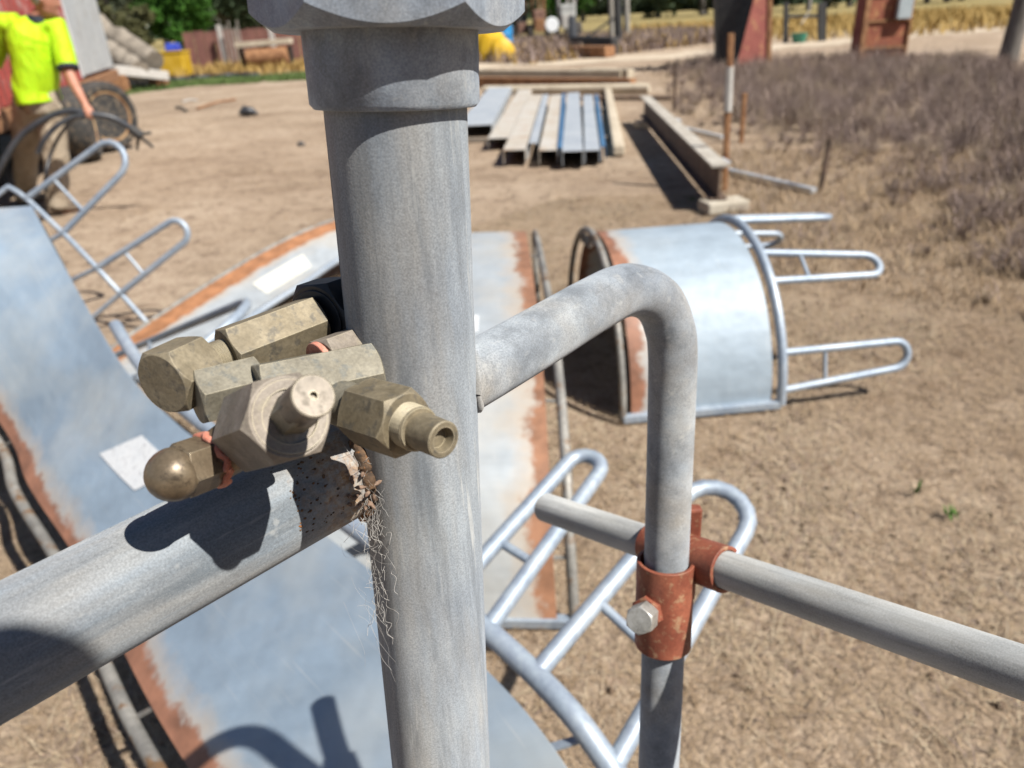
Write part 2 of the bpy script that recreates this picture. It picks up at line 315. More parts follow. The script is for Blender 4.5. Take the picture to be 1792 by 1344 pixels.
        edge = [(i, 0) for i in range(a)] + [(a-1, j) for j in range(1, b)] + [(i, b-1) for i in range(a-2, -1, -1)] + [(0, j) for j in range(b-2, 0, -1)]
        idx = [i*b+j for i, j in edge]
        for k in range(len(idx)): x, y = idx[k], idx[(k+1) % len(idx)]; s.f.append((n0+y, n0+x, n0+K+x, n0+K+y))
        s.uvgrid = {n0+o+i*b+j: (i/(a-1), j/(b-1)) for o in (0, K) for i in range(a) for j in range(b)}
        return s
    def build(s, name, mat, parent=None, smooth=None, bevel=0., label=None, frame=None):
        off = root_loc(parent); me = bpy.data.meshes.new(name)
        if frame is not None:                                         # own axes: z along the pipe
            fo, fq = Vector(tuple(frame[0])), Vector(tuple(frame[1])).to_track_quat('Z', 'Y'); s.v = [tuple(fq.inverted() @ (Vector(q)-fo) + off) for q in s.v]
        me.from_pydata([(x-off.x, y-off.y, z-off.z) for x, y, z in s.v], [], s.f); me.update()
        if hasattr(s, 'uvgrid'):
            l = me.uv_layers.new(name='UVMap')
            for lp in me.loops: l.data[lp.index].uv = s.uvgrid.get(lp.vertex_index, (0, .5))
        me.materials.append(MATS[mat]); o = bpy.data.objects.new(name, me); COL.objects.link(o); o.parent = parent
        if frame is not None: o.location = fo-off; o.rotation_mode = 'QUATERNION'; o.rotation_quaternion = fq
        if len(me.polygons) < 60000 and smooth != 'skip':
            bm = bmesh.new(); bm.from_mesh(me); bmesh.ops.recalc_face_normals(bm, faces=bm.faces); bm.to_mesh(me); bm.free()
        if smooth and smooth != 'skip':
            me.polygons.foreach_set('use_smooth', [True]*len(me.polygons))
            try: me.set_sharp_from_angle(angle=R(smooth))
            except Exception: pass
        if bevel:
            b = o.modifiers.new('bevel', 'BEVEL'); b.width = bevel; b.segments = 2; b.limit_method = 'ANGLE'; b.angle_limit = R(35)
        if label: o['label'] = label
        return o
def catmull(pts, n=8):
    pts = [np.array(p, float) for p in pts]; q = [2*pts[0]-pts[1]] + pts + [2*pts[-1]-pts[-2]]; out = []
    for i in range(1, len(q)-2):
        for k in range(n):
            t = k/n; a, b, c, d = q[i-1:i+3]; out.append(.5*((2*b)+(c-a)*t+(2*a-5*b+4*c-d)*t*t+(3*b-a-3*c+d)*t**3))
    out.append(pts[-1]); return out
def hexprof(L, ap, c0=.55, c1=.55):
    return [(0, ap*.97, 0, 0), (0.0004, ap*1.0, 1, c0), (L-.0004, ap*1.0, 1, -c1), (L, ap*.97, 0, 0)]
def dist(p, q): return float(np.linalg.norm(np.array(q)-np.array(p)))

# ================================================================== THE SETTING
def fbm(x, y):
    return (np.sin(x*1.3+.4*y+1)*np.cos(y*.9-.3*x) * .5 + np.sin(x*3.1-y*2.2)*.25 + np.sin(5.7*x+1.9*y+2)*np.cos(4.3*y)*.15)
def gz(x, y): return np.minimum(0.0, .008*fbm(np.asarray(x, float), np.asarray(y, float)) - .008)*np.clip(30/(np.abs(y)+8), 0, 1)
def make_ground():
    xs = np.unique(np.concatenate([np.linspace(-6, 6, 181), np.linspace(-40, 40, 81), np.linspace(-1500, 1500, 41)]))
    ys = np.unique(np.concatenate([np.linspace(-3, 10, 170), np.linspace(-12, 60, 90), np.linspace(-300, 2200, 41)]))
    X, Y = np.meshgrid(xs, ys, indexing='ij'); Z = gz(X, Y)
    n, m = X.shape; v = np.stack([X, Y, Z], 2).reshape(-1, 3)
    b = MB(); b.v = [tuple(map(float, q)) for q in v]; b.f = [(i*m+j, (i+1)*m+j, (i+1)*m+j+1, i*m+j+1) for i in range(n-1) for j in range(m-1)]
    o = b.build('ground', 'ground', smooth=60); tag(o, 'dry tan dirt yard with trampled straw', kind='structure')
make_ground()
def track():
    c = [G(700, 118), G(1000, 100), G(1300, 66), G(1500, 52), G(1792, 74), G(2300, 120)]
    c = [np.array([-2, 27, 0]), np.array([5, 27, 0]), np.array([11, 29.5, 0]), np.array([19, 33, 0]), np.array([30, 31, 0]), np.array([45, 25, 0])]
    p = catmull(c, 8); b = MB(); pts = []
    for i, q in enumerate(p):
        d = nrm(p[min(i+1, len(p)-1)]-p[max(i-1, 0)]); nrmv = np.array([-d[1], d[0], 0]); wv = 1.6+.4*math.sin(i*1.7)
        pts.append([q+nrmv*wv*k+np.array([0, 0, .006]) for k in (-1, -.3, .3, 1)])
    b.grid(pts, .004); tag(b.build('dirt_track', 'track', smooth=60), 'pale dirt track crossing behind the weeds', kind='structure')
track()

# ================================================================== FOREGROUND PIPEWORK
PA, PB = np.array([-.0425, .334, 1.388]), np.array([-.057, .311, 1.002])     # axis of the upright
def post_at(z): return PA + (PB-PA)*((PA[2]-z)/(PA[2]-PB[2]))
ST = thing('pipe_stand', 'large galvanised upright pipe with hex top filling the foreground, arms welded to it', 'pipe stand', (*post_at(0)[:2], 0))
ztop = 1.3885
b = MB(); zs = np.linspace(0, ztop, 24); b.tube([post_at(z) for z in zs], .030, 64); b.build('upright_pipe', 'zinc_post', ST, smooth=40)
z0, z1 = ztop, ztop+.0285
b = MB(); p0, p1 = post_at(z0-.0005), post_at(z1+.004); L = dist(p0, p1)
b.rings(p0, p1, [(0, .0305, 0, 0), (.0003, .0338, 0, 0), (.0022, .0354, 0, 0), (L, .0356, 0, 0)], 64); b.build('socket_collar', 'zinc_hex', ST, smooth=40)
p0, p1 = post_at(z1), post_at(z1+.05); L = dist(p0, p1)
b = MB(); b.rings(p0, p1, [(0, .0330, 0, 0), (.0, .0462, 0, 0), (.0006, .0478, 1, .9), (.012, .0478, 1, 0), (L-.001, .0478, 1, -.9), (L, .0455, 0, 0)], 96, roll=R(8)); b.build('hex_top', 'zinc_hex', ST, smooth=28, bevel=.0006)
b = MB(); b.tube([post_at(z1+.045), post_at(z1+.058)], .0335, 48); b.build('top_nipple', 'zinc_post', ST, smooth=40)
# left arm
LA, LB = np.array([-.066, .340, 1.2205]), np.array([-.205, .219, 1.208])
LD = LB-LA
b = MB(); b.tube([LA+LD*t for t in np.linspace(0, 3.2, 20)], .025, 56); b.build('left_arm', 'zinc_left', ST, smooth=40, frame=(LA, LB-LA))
# bent arm: level out from the upright, then bent straight down
arm = [np.array(q) for q in ((-.045, .318, 1.2555), (-.016, .349, 1.2565), (.019, .388, 1.2585), (.052, .428, 1.2595), (.074, .4535, 1.2585), (.091, .4665, 1.2520), (.1035, .4735, 1.2400), (.1105, .476, 1.2240), (.1140, .4765, 1.2050), (.1150, .4745, 1.1600), (.1135, .4600, 1.04), (.108, .425, .834), (.100, .372, .50), (.088, .293, .0))]
b = MB(); b.tube(catmull(arm, 8), .0172, 40); b.build('bent_arm', 'zinc_arm', ST, smooth=40)
def seam(path, rad, ang, ref, r_=.0005):
    pts = []; path = [np.array(q) for q in path]
    for i in range(len(path)):
        d = nrm(path[min(i+1, len(path)-1)]-path[max(i-1, 0)]); a = nrm(np.cross(d, ref)); c = np.cross(a, d); pts.append(path[i]+(a*math.cos(ang)+c*math.sin(ang))*rad)
    b = MB(); b.tube(pts, r_, 6); return b
ap = catmull(arm, 8); rf = nrm(np.cross(np.array((.6, .7, 0)), (0, 0, 1)))
for k, an in enumerate((2.5, 3.35)): seam(ap[2:84], .01695, an, rf).build('weld_seam', 'zinc_arm', ST, smooth=60)
lp = [LA+LD*t for t in np.linspace(.2, 3.2, 20)]
seam(lp, .0248, 1.15, (0, 0, 1)).build('weld_seam', 'zinc_left', ST, smooth=60); seam([post_at(z) for z in np.linspace(1.387, 0.02, 24)], .0298, math.pi*1.5, (1, .35, 0), .00045).build('weld_seam', 'zinc_post', ST, smooth=60)
# welds; the left bead is coloured near-black to stand for a shaded cavity
def weld(axis_p, axis_q, rad, name='weld_bead', mat='weld', k=26, w=.0032):
    b = MB(); p, q = np.array(axis_p), np.array(axis_q); d = nrm(q-p); a = nrm(np.cross(d, (0, 0, 1))); c = np.cross(d, a); pts = []
    rr = np.random.default_rng(3)
    for i in range(k+1):
        t = 2*math.pi*i/k
        dirv = a*math.cos(t)+c*math.sin(t); base = p + dirv*rad
        # slide along d until on the surface of the upright
        s = 0; ctr = post_at(base[2])
        for _ in range(60):
            x = base + d*s
            if np.hypot(*(x-ctr)[:2]) > .0302: break
            s += .001
        pts.append(base+d*(s+.0005))
    b.tube(pts, [w*(.55+.9*rr.random()) for _ in pts], 8); return b.build(name, mat, ST, smooth=50)
weld(LA, LB, .0250, k=70, w=.0034); weld(np.array((-.045, .318, 1.2555)), np.array((.019, .388, 1.2585)), .0172, mat='zinc_arm', w=.0022)
# rusty scale on the arm next to the weld
b = MB(); rr = np.random.default_rng(5)
for i in range(90):
    t = .24+.13*rr.random(); q = LA+LD*t; d = nrm(LD); a = nrm(np.cross(d, (0, 0, 1))); c = np.cross(a, d); th = rr.uniform(-.2, 2.0)
    dirv = -a*math.cos(th)+np.array([0, 0, 1])*math.sin(th); x = q+dirv*.0249; r_ = .0003+.0005*rr.random()
    b.tube([x-d*r_, x, x+d*r_], [r_*.5, r_, r_*.4], 6)
b.build('rust_scale', 'weld', ST, smooth=60)
# brass valve cluster: fittings screwed into each other and into the upright (moves with it)
def hexpart(name, mat, p, q, ap, c0=.55, c1=.55, roll=0., bevel=.0004):
    L = dist(p, q); b = MB(); b.rings(p, q, hexprof(L, ap, c0, c1), 60, roll=roll); return b.build(name, mat, ST, smooth=25, bevel=bevel)
def cylpart(name, mat, path, rad, n=32): b = MB(); b.tube(path, rad, n); return b.build(name, mat, ST, smooth=40, bevel=.0004)
def cup(name, mat, p, q, r0, r1, bore, depth):
    L = dist(p, q); b = MB()
    b.rings(p, q, [(0, r0, 0, 0), (L-.0018, r1, 0, 0), (L-.0004, r1*1.0, 0, 0), (L, r1*.93, 0, 0), (L, bore, 0, 0), (L-depth, bore*.85, 0, 0), (L-depth, .0006, 0, 0)], 40); return b.build(name, mat, ST, smooth=35)
# rear line: black bush, long hex coupling, end hex
cylpart('bush', 'black_iron', [P(552, 563, .352), P(640, 535, .385)], .0150)
hexpart('black_nut', 'black_iron', P(556, 562, .354), P(600, 545, .368), .0175, roll=R(20))
hexpart('long_hex_coupling', 'brass', P(398, 622, .326), P(556, 561, .352), .0117, roll=R(14))
def threaded(name, mat, p, q, r_, pitch=.0011):
    L = dist(p, q); n = max(4, int(L/pitch)); b = MB(); pr_ = []
    for k in range(n): pr_ += [(k*pitch, r_*.94, 0, 0), (k*pitch+pitch*.5, r_, 0, 0)]
    b.rings(p, q, pr_+[(L, r_*.94, 0, 0)], 32); return b.build(name, mat, ST, smooth=25)
threaded('neck', 'brass', P(350, 640, .317), P(402, 620, .327), .0078)
hexpart('end_hex', 'brass', P(352, 637, .318), P(283, 672, .300), .0128, .5, .9, roll=R(38))
# front body with its tee
hexpart('elbow_body', 'brass_grey', P(342, 697, .303), P(455, 668, .318), .0108, roll=R(5))
hexpart('tee_body', 'brass_grey', P(452, 696, .308), P(655, 652, .334), .0135, roll=R(10))
hexpart('inlet_nut', 'brass_pale', P(566, 640, .326), P(668, 600, .352), .0112, roll=R(12))
cylpart('sealing_tape', 'tape', [P(560, 643, .325), P(569, 639, .3265)], .0113)
threaded('inlet_nipple', 'brass_pale', P(650, 607, .349), P(700, 588, .372), .008)
cylpart('valve_body', 'brass_brown', [P(368, 806, .291), P(430, 766, .297), P(500, 716, .306)], [.0098, .0112, .012])
hexpart('gland_nut', 'brass_pale', P(446, 752, .292), P(508, 729, .262), .0150, .5, 1.0, roll=R(22))
b = MB(); p, q = P(503, 731, .2645), P(509, 728.5, .2612); b.rings(p, q, [(0, .0142, 0, 0), (dist(p, q), .0134, 0, 0), (dist(p, q), .0098, 0, 0), (-.002, .0094, 0, 0), (-.002, .003, 0, 0)], 48); b.build('gland_face', 'brass_pale', ST, smooth=35)
hexpart('stem_flats', 'brass_grey', P(506, 729, .2635), P(532, 707, .248), .0066, .4, .4, roll=R(15))
cup('spindle', 'brass_shine', P(524, 713, .252), P(549, 692, .2385), .0070, .0073, .0013, .002)
# outlet on the right
cylpart('outlet_neck', 'brass_grey', [P(585, 700, .318), P(640, 722, .303)], .0100)
hexpart('outlet_nut', 'brass', P(634, 719, .306), P(712, 742, .289), .0124, .5, .9, roll=R(30))
threaded('outlet_shoulder', 'brass', P(708, 741, .29), P(735, 752, .2825), .0090)
cup('outlet_spigot', 'brass', P(728, 750, .285), P(777, 770, .2735), .0074, .0072, .0048, .004)
# capped outlet at lower left
hexpart('cap_nut', 'brass_brown', P(368, 806, .2905), P(313, 826, .2795), .0095, .4, .5, roll=R(25))
b = MB(); p, q = P(318, 824, .2805), P(258, 850, .269); d = dist(p, q); pr = [(0, .0086, 0, 0), (.0008, .0100, 0, 0)]
for k in range(10): a = k/9*math.pi/2; pr.append((.003+math.sin(a)*(d*.75), .0101*math.cos(a)+.0002, 0, 0))
b.rings(p, q, pr, 40); b.build('dome_cap', 'brass_brown', ST, smooth=60)
b = MB(); rr = np.random.default_rng(9); p, q = P(366, 807, .290), P(380, 800, .2925); d = nrm(q-p); a = nrm(np.cross(d, (0, 0, 1))); c = np.cross(d, a)
b.tube([p+d*(.0018*math.sin(i*1.9)*.6+.0012)+(a*math.cos(i*.22)+c*math.sin(i*.22))*(.0101+.0006*rr.random()) for i in range(30)], .0015, 8); b.build('sealing_tape', 'tape', ST, smooth=60)
# cross pipe carried by a swivel clamp on the drop of the bent arm
XA, XB = P(955, 888, .76), P(1800, 1180, .40); XD = nrm(XB-XA)
CP = thing('cross_pipe', 'slim galvanised pipe crossing low on the right through the rusty clamp', 'pipe', (*XA[:2], 0))
b = MB(); b.tube([XA+(XB-XA)*t for t in np.linspace(0, 1.75, 12)], .0145, 40); b.build('pipe_tube', 'zinc_cross', CP, smooth=40, frame=(XA, XB-XA))
b = MB(); e0, e1 = XA+XD*.548, XA+XD*.60; b.tube([e0, e1], .01475, 40); b.build('rust_patch', 'rust', CP, smooth=40)
CL = thing('swivel_clamp', 'rusty red swivel pipe clamp with silver bolt joining drop pipe and cross pipe', 'clamp', (.1135, .46, .99))
vp = lambda z: np.array([np.interp(z, [.834, 1.04, 1.16], [.108, .1135, .115]), np.interp(z, [.834, 1.04, 1.16], [.425, .460, .4745]), z])
def sleeve(name, p, q, r_in, r_out, gap0, gap1, n=44):
    """open split sleeve; gap from angle gap0 to gap1 left open"""
    p, q = np.array(p), np.array(q); d = nrm(q-p); a = nrm(np.cross(d, (0, 1, 0))); c = np.cross(d, a); b = MB(); vs = []
    ang = np.linspace(gap1, gap0+2*math.pi, n)
    for e in (p, q):
        for rr_ in (r_in, r_out):
            for t in ang: vs.append(e+(a*math.cos(t)+c*math.sin(t))*rr_)
    fs = []
    for k in range(n-1): fs += [(k, k+1, n+k+1, n+k), (2*n+k, 3*n+k, 3*n+k+1, 2*n+k+1), (n+k, n+k+1, 3*n+k+1, 3*n+k), (k, 2*n+k, 2*n+k+1, k+1)]
    fs += [(0, n, 3*n, 2*n), (n-1, 3*n-1, 4*n-1, 2*n-1)]
    b.add(vs, fs); return b.build(name, 'oxide', CL, smooth=40, bevel=.0006)
cz1, cz0 = P(1160, 968, .588)[2], P(1153, 1112, .61)[2]
off = np.array([-.001, -.002, 0])
sleeve('drop_sleeve', vp(cz1)+off, vp(cz0)+off, .0195, .0225, .0, .35)
CSG = (4.3, 4.9)
sleeve('cross_sleeve', XA+XD*.150, XA+XD*.232, .0150, .0182, CSG[0], CSG[1])
b = MB(); b.box((vp((cz0+cz1)/2)+XA+XD*.19)/2+np.array([.002, .002, 0]), (.026, .022, .034)); b.build('saddle_block', 'oxide', CL, bevel=.002)
lug = P(1213, 912, .60); b = MB(); b.bar(lug+np.array([0, 0, .014]), lug-np.array([0, 0, .022]), .010, .012); b.build('lug', 'oxide', CL, bevel=.002)
n0, n1 = P(1148, 1060, .585), P(1128, 1073, .570)
b = MB(); b.rings(n0, n1, hexprof(dist(n0, n1), .0108), 48, roll=.3); b.build('boss_nut', 'oxide', CL, smooth=25, bevel=.0006)
b = MB(); b.tube([P(1136, 1066, .577), P(1122, 1080, .562)], .0062, 20); b.build('bolt_shank', 'bolt_zinc', CL, smooth=40)
n0, n1 = P(1130, 1076, .567), P(1118, 1087, .552)
b = MB(); b.rings(n0, n1, hexprof(dist(n0, n1), .0098, .4, .6), 48, roll=.1); b.build('bolt_head', 'bolt_zinc', CL, smooth=25, bevel=.0005)
# cobwebs in the corner of the weld
CW = thing('cobweb', 'wispy cobweb threads with husks in the welded pipe corner', 'cobweb', post_at(1.18)); rr = np.random.default_rng(21)
b = MB()
for i in range(26):
    x0 = rr.uniform(600, 690); y0 = rr.uniform(560, 700) if i < 10 else rr.uniform(780, 1080)
    dep = .352+.00003*(y0-800); x1 = x0+rr.uniform(-45, 50); y1 = y0+rr.uniform(30, 130)
    if i >= 10: x0, x1 = rr.uniform(590, 680), rr.uniform(640, 700)
    k = [P(x0+(x1-x0)*t+rr.normal()*7, y0+(y1-y0)*t+rr.normal()*5, dep+rr.normal()*.004) for t in np.linspace(0, 1, 5)]
    b.tube(catmull(k, 5), rr.uniform(.00003, .00007), 4)
for i in range(46):
    y0 = rr.uniform(790, 1090); x0 = 650+.10*(y0-850)+rr.normal()*12; ln_ = rr.uniform(15, 70); dx = rr.normal()*14; dep = .3575+.0000415*(y0-850)*1.6
    k = [P(x0+dx*t+rr.normal()*4, y0+ln_*t+rr.normal()*4, dep+rr.normal()*.0018) for t in np.linspace(0, 1, 6)]; b.tube(catmull(k, 5), rr.uniform(.00005, .00012), 4)
for i in range(22):
    x0, y0 = rr.uniform(585, 650), rr.uniform(790, 930); k = [P(x0+rr.normal()*14, y0+rr.normal()*18, .357+rr.normal()*.004) for t in range(5)]; b.tube(catmull(k, 5), rr.uniform(.00004, .0001), 4)
b.build('thread', 'web', CW, smooth='skip')['kind'] = 'stuff'
b = MB()
for i in range(30):
    c = P(rr.uniform(605, 662), rr.uniform(815, 905), rr.uniform(.350, .362)); dv = rr.normal(size=3); dv = nrm(dv)*rr.uniform(.001, .003)
    b.tube([c-dv, c-dv*.4, c+dv*.4, c+dv], [.0002, .0011, .001, .0002], 6)
b.build('husk', 'seed', CW, smooth=60)['kind'] = 'stuff'

# ================================================================== HAY FEEDER HALVES
def loop_path(f0, f1, tip, n=9):
    """hairpin: foot f0 -> round end about tip -> foot f1"""
    f0, f1, tip = map(lambda q: np.array(q, float), (f0, f1, tip)); mid = (f0+f1)/2; ax = nrm(tip-mid); L = dist(tip, mid); sd = (f1-f0); sd = sd-ax*np.dot(sd, ax); wd = np.linalg.norm(sd); sd = nrm(sd)
    re = wd*.36; c = tip-ax*re; out = [f0, f0+(c-sd*re-f0)*.5]
    for k in range(n): t = math.pi*k/(n-1); out.append(c - sd*re*math.cos(t) + ax*re*math.sin(t))
    out += [f1+(c+sd*re-f1)*.5, f1]; return out
def add_loop(T, f0, f1, tip, rad=.0150, mat='zinc_bar', at=.38):
    p = loop_path(f0, f1, tip); b = MB(); b.tube(p, rad, 10); o = b.build('loop', mat, T, smooth=50)
    a = np.array(f0)+(p[2]-np.array(f0))*at; c = np.array(f1)+(p[-3]-np.array(f1))*at
    b = MB(); b.tube([a, c], rad*.55, 8); b.build('crossbar', mat, o, smooth=50)
def arch_feeder(label, c, phi, Rr, wid, loops, group):
    """half ring standing on its straight edges, its axis level"""
    c = np.array(c, float); e = np.array([math.cos(phi), math.sin(phi), 0]); a = np.array([-math.sin(phi), math.cos(phi), 0]); T = thing('feeder_half', label, 'hay feeder', (*c[:2], 0), group)
    pt = lambda al, s, r_=Rr: c+np.array([0, 0, .02])+r_*(math.cos(al)*e+math.sin(al)*np.array([0, 0, 1]))+s*a
    als = np.linspace(0, math.pi, 41)
    b = MB(); b.grid([[pt(al, s, Rr-.012) for s in np.linspace(wid-.035, .035, 9)] for al in als], .0025); b.build('sheet', 'sheet_right', T, smooth=50)
    b = MB(); b.tube([pt(al, 0) for al in als], .0185, 12); b.build('loop_ring', 'zinc_bar', T, smooth=50)
    b = MB(); b.tube([pt(al, wid) for al in als], .014, 10); b.build('back_ring', 'zinc_old', T, smooth=50)
    for al in (0, math.pi): b = MB(); b.bar(pt(al, .0), pt(al, wid), .03, .03); b.build('edge_rail', 'zinc_bar', T, bevel=.003)
    b = MB(); b.tube([pt(al, .05, Rr-.02) for al in als], .004, 6); b.build('hem', 'zinc_bar', T, smooth=50)
    for al0, al1, L, drop in loops: add_loop(T, pt(al0, 0), pt(al1, 0), (pt(al0, 0)+pt(al1, 0))/2 - a*L + np.array([0, 0, drop]))
    return T, pt
FG = 'galvanised hay feeder halves lying in the yard'
TR, ptR = arch_feeder('arched galvanised hay feeder half with hairpin loops pointing right, beyond the bent pipe', (.993, 3.106, 0), 1.653, .573, .625,
    [(math.pi-.10, math.pi-.36, .50, .03), (math.pi-.86, math.pi-1.11, .47, -.03), (math.pi-1.62, math.pi-1.86, .45, -.02), (math.pi-2.3, math.pi-2.55, .40, -.02)], FG)
# chain hanging inside the back ring
ch = thing('chain', 'short rusty chain hanging inside the back ring of the arched feeder', 'chain', ptR(2.0, .64))
for k in range(6):
    c = ptR(math.pi-1.55-.055*k, .64, .545)+np.array([0, 0, -.008]); b = MB(); rot = k % 2
    b.tube([c+np.array([.010*math.cos(t)*(1-rot), .010*math.cos(t)*rot+.014*math.sin(t)*.2, .019*math.sin(t)]) for t in np.linspace(0, 2*math.pi, 13)], .0042, 6, cap=False); b.build('link', 'zinc_old', ch, smooth=60)

def loft_feeder(name, label, ring, low, sheetmat, ringmat, ring_off, rust_bar_off, th=.0025, ring_start=0):
    """long feeder half sprung open: ring edge and opposite edge given as matching 3D control points"""
    T = thing(name, label, 'hay feeder', (*np.mean([ring[len(ring)//2], low[len(low)//2]], 0)[:2], 0), FG)
    A, B = np.array(catmull(ring, 8)), np.array(catmull(low, 8)); nj = 9
    nn = np.cross(np.gradient(A, axis=0), A-B); nn /= np.linalg.norm(nn, axis=1)[:, None]; nn[nn[:, 2] < 0] *= -1
    b = MB(); b.grid([[B[i]+(A[i]-B[i])*(j/(nj-1)) for j in range(nj)] for i in range(len(A))], th); b.build('sheet', sheetmat, T, smooth=60)
    ax = (A-B)/np.linalg.norm(A-B, axis=1)[:, None]
    if ring_off is not None: b = MB(); RP = A+ax*ring_off-nn*.005; b.tube(RP[ring_start:], .0175, 12); b.build('loop_ring', ringmat, T, smooth=50)
    else: RP = A
    BP = B-ax*rust_bar_off-nn*.01; b = MB(); b.tube(BP, .0145, 10); b.build('back_ring', 'zinc_old', T, smooth=50)
    for i in (0, len(A)-1): b = MB(); b.bar(RP[i] if i >= ring_start else A[i], BP[i], .028, .028); b.build('edge_rail', 'zinc_bar', T, bevel=.003)
    for i in range(max(6, ring_start+3), len(A)-4, 15): b = MB(); b.bar(RP[i]-nn[i]*.004, A[i]-ax[i]*.006-nn[i]*.008, .012, .005); b.build('tie_strap', ringmat, T); b = MB(); b.bar(BP[i]-nn[i]*.004, B[i]+ax[i]*.006-nn[i]*.008, .012, .005); b.build('tie_strap', 'zinc_old', T)
    return T, A, B, RP, nn
# near left: fills the lower left
e_px = [(20, 330, 2.95), (55, 360, 2.75), (195, 612, 2.1), (305, 738, 1.84), (425, 822, 1.655), (540, 914, 1.48), (690, 1032, 1.28), (860, 1182, 1.13), (985, 1335, 1.03)]
ring = [np.array((-1.93, 3.22, .02)), np.array((-1.90, 3.16, .5))] + [P(*q) for q in e_px[1:]]
AX = np.array([.875, -.14, .455])*.60
low = [np.array((-2.50, 2.95, .02)), np.array((-2.47, 2.89, .5)), P(-300, 384, 2.52), P(-15, 720, 2.31), P(50, 850, 2.04), P(126, 966, 1.85), P(195, 1098, 1.64), P(265, 1236, 1.43), P(350, 1375, 1.28), P(430, 1490, 1.17)]
ring += [np.array((.16, .57, .30)), np.array((.22, .52, .02))]; low += [np.array((-.36, .66, .08)), np.array((-.32, .60, .02))]
TN, A, B, RP, nn = loft_feeder('feeder_half', 'large curved galvanised feeder sheet filling the lower left under the brass valves', ring, low, 'sheet_near', 'zinc_bar', .055, .07, ring_start=23)
def label_plate(T, A, B, i0, i1, j0, j1, mat, lift=.003):
    b = MB(); ii = np.linspace(i0, i1, 8); pts = []
    for i in ii:
        k = int(i); f = i-k; a = A[k]*(1-f)+A[k+1]*f; bb = B[k]*(1-f)+B[k+1]*f; pts.append([bb+(a-bb)*j for j in np.linspace(j0, j1, 4)])
    pts = np.array(pts); n_ = np.cross(pts[-1][0]-pts[0][0], pts[0][-1]-pts[0][0]); n_ = nrm(n_); n_ = n_ if n_[2] > 0 else -n_
    b.grid(pts+n_*lift, .0015); b.build('label_plate', mat, T)
def nearest(arr, px):
    best = None
    for i, q in enumerate(arr):
        v = q-CAM; d = v@FW; x, y = CX+FPX*(v@RT)/d, CY-FPX*(v@UP)/d; s = (x-px[0])**2+(y-px[1])**2
        if best is None or s < best[0]: best = (s, i)
    return best[1]
i0 = nearest(B+(A-B)*.62, (245, 750)); label_plate(TN, A, B, i0, i0+5, .52, .80, 'paper_white')
# its loops: feet on the ring, tips as seen
for f0, f1, tip, dt in [((585, 945), (668, 1010), (800, 800), 1.62), ((750, 1085), (830, 1140), (1036, 800), 1.45), ((905, 1215), (1055, 1335), (1276, 862), 1.30)]:
    a_, c_ = RP[nearest(RP, f0)], RP[nearest(RP, f1)]; add_loop(TN, a_, c_, P(*tip, dt), .0148)
a_, c_ = RP[nearest(RP, (205, 615))], RP[nearest(RP, (262, 690))]; add_loop(TN, a_, c_, P(388, 578, 2.15), .0150)
# further left: ring and loops of another half, partly behind that sheet
TD = thing('feeder_half', 'bare feeder ring with two hairpin loops sticking up beside the walking person', 'hay feeder', (*G(257, 566)[:2], 0), FG)
D0, D1 = P(14, 327, 4.0), G(262, 570, .015); arc = [P(-120, 420, 4.3), P(-50, 372, 4.15), D0, P(100, 398, 3.98), P(180, 480, 3.96), D1]
arc[0][2] = .62; arc[1][2] = .72
DR = np.array(catmull(arc, 8)); b = MB(); b.tube([arc[2]]+[q for q in DR[17:]], .014, 10); b.build('loop_ring', 'zinc_bar', TD, smooth=50)
b = MB(); b.tube([D0, P(-60, 385, 4.0), P(-150, 460, 4.0), G(-190, 560, .015)], .014, 10); b.build('edge_rail', 'zinc_bar', TD, smooth=50)
for f0, f1, tip, dt in [((50, 354), (111, 405), (213, 262), 3.9), ((168, 462), (218, 512), (324, 396), 3.85)]:
    a_, c_ = DR[nearest(DR, f0)], DR[nearest(DR, f1)]; add_loop(TD, a_, c_, P(*tip, dt), .0165)
for f, t_ in (((168, 462), (112, 497)), ((218, 512), (150, 566)), ((111, 405), (40, 450))): b = MB(); b.tube([DR[nearest(DR, f)], P(*t_, 4.05)], .0125, 10); b.build('strut', 'zinc_bar', TD, smooth=50)
# middle left: sheet with orange rusty edge, label plate
up = [P(150, 655, 3.55), P(195, 612, 3.72), P(330, 522, 4.1), P(480, 432, 4.6), P(590, 386, 5.0), P(700, 368, 5.5)]
lo = [P(300, 672, 3.35), P(345, 612, 3.6), P(425, 556, 3.9), P(530, 490, 4.25), P(615, 440, 4.65), P(720, 425, 5.05)]
for q in (up[0], lo[0]): q[2] = max(q[2], .02)
TM, A2, B2, _, _ = loft_feeder('feeder_half', 'long galvanised feeder sheet with orange rusty edge and cream label, left of the upright', lo, up, 'sheet_mid', 'zinc_bar', .03, .03)
i0 = nearest(B2+(A2-B2)*.6, (450, 490)); label_plate(TM, A2, B2, i0, i0+6, .5, .86, 'paper')
# middle: sheet right behind the upright
rg = [G(975, 1090, .02), G(966, 940, .22), G(960, 800, .37), G(950, 640, .48), G(938, 520, .54), G(920, 404, .52), G(915, 402, .3), G(913, 400, .03)]
rg[6] = rg[5]+np.array([0, .07, -.2]); rg[7] = rg[5]+np.array([0, .09, -.48])
lf = [q+np.array([-.62+.0*k, .06, 0]) for k, q in enumerate(rg)]
TC, A3, B3, _, _ = loft_feeder('feeder_half', 'pale feeder sheet behind the upright, its rusty edge running straight towards the camera', lf, rg, 'sheet_far', 'zinc_bar', .04, .045)
i0 = nearest(B3+(A3-B3)*.22, (842, 575)); label_plate(TC, A3, B3, i0, i0+2, .32, .5, 'paper_white')

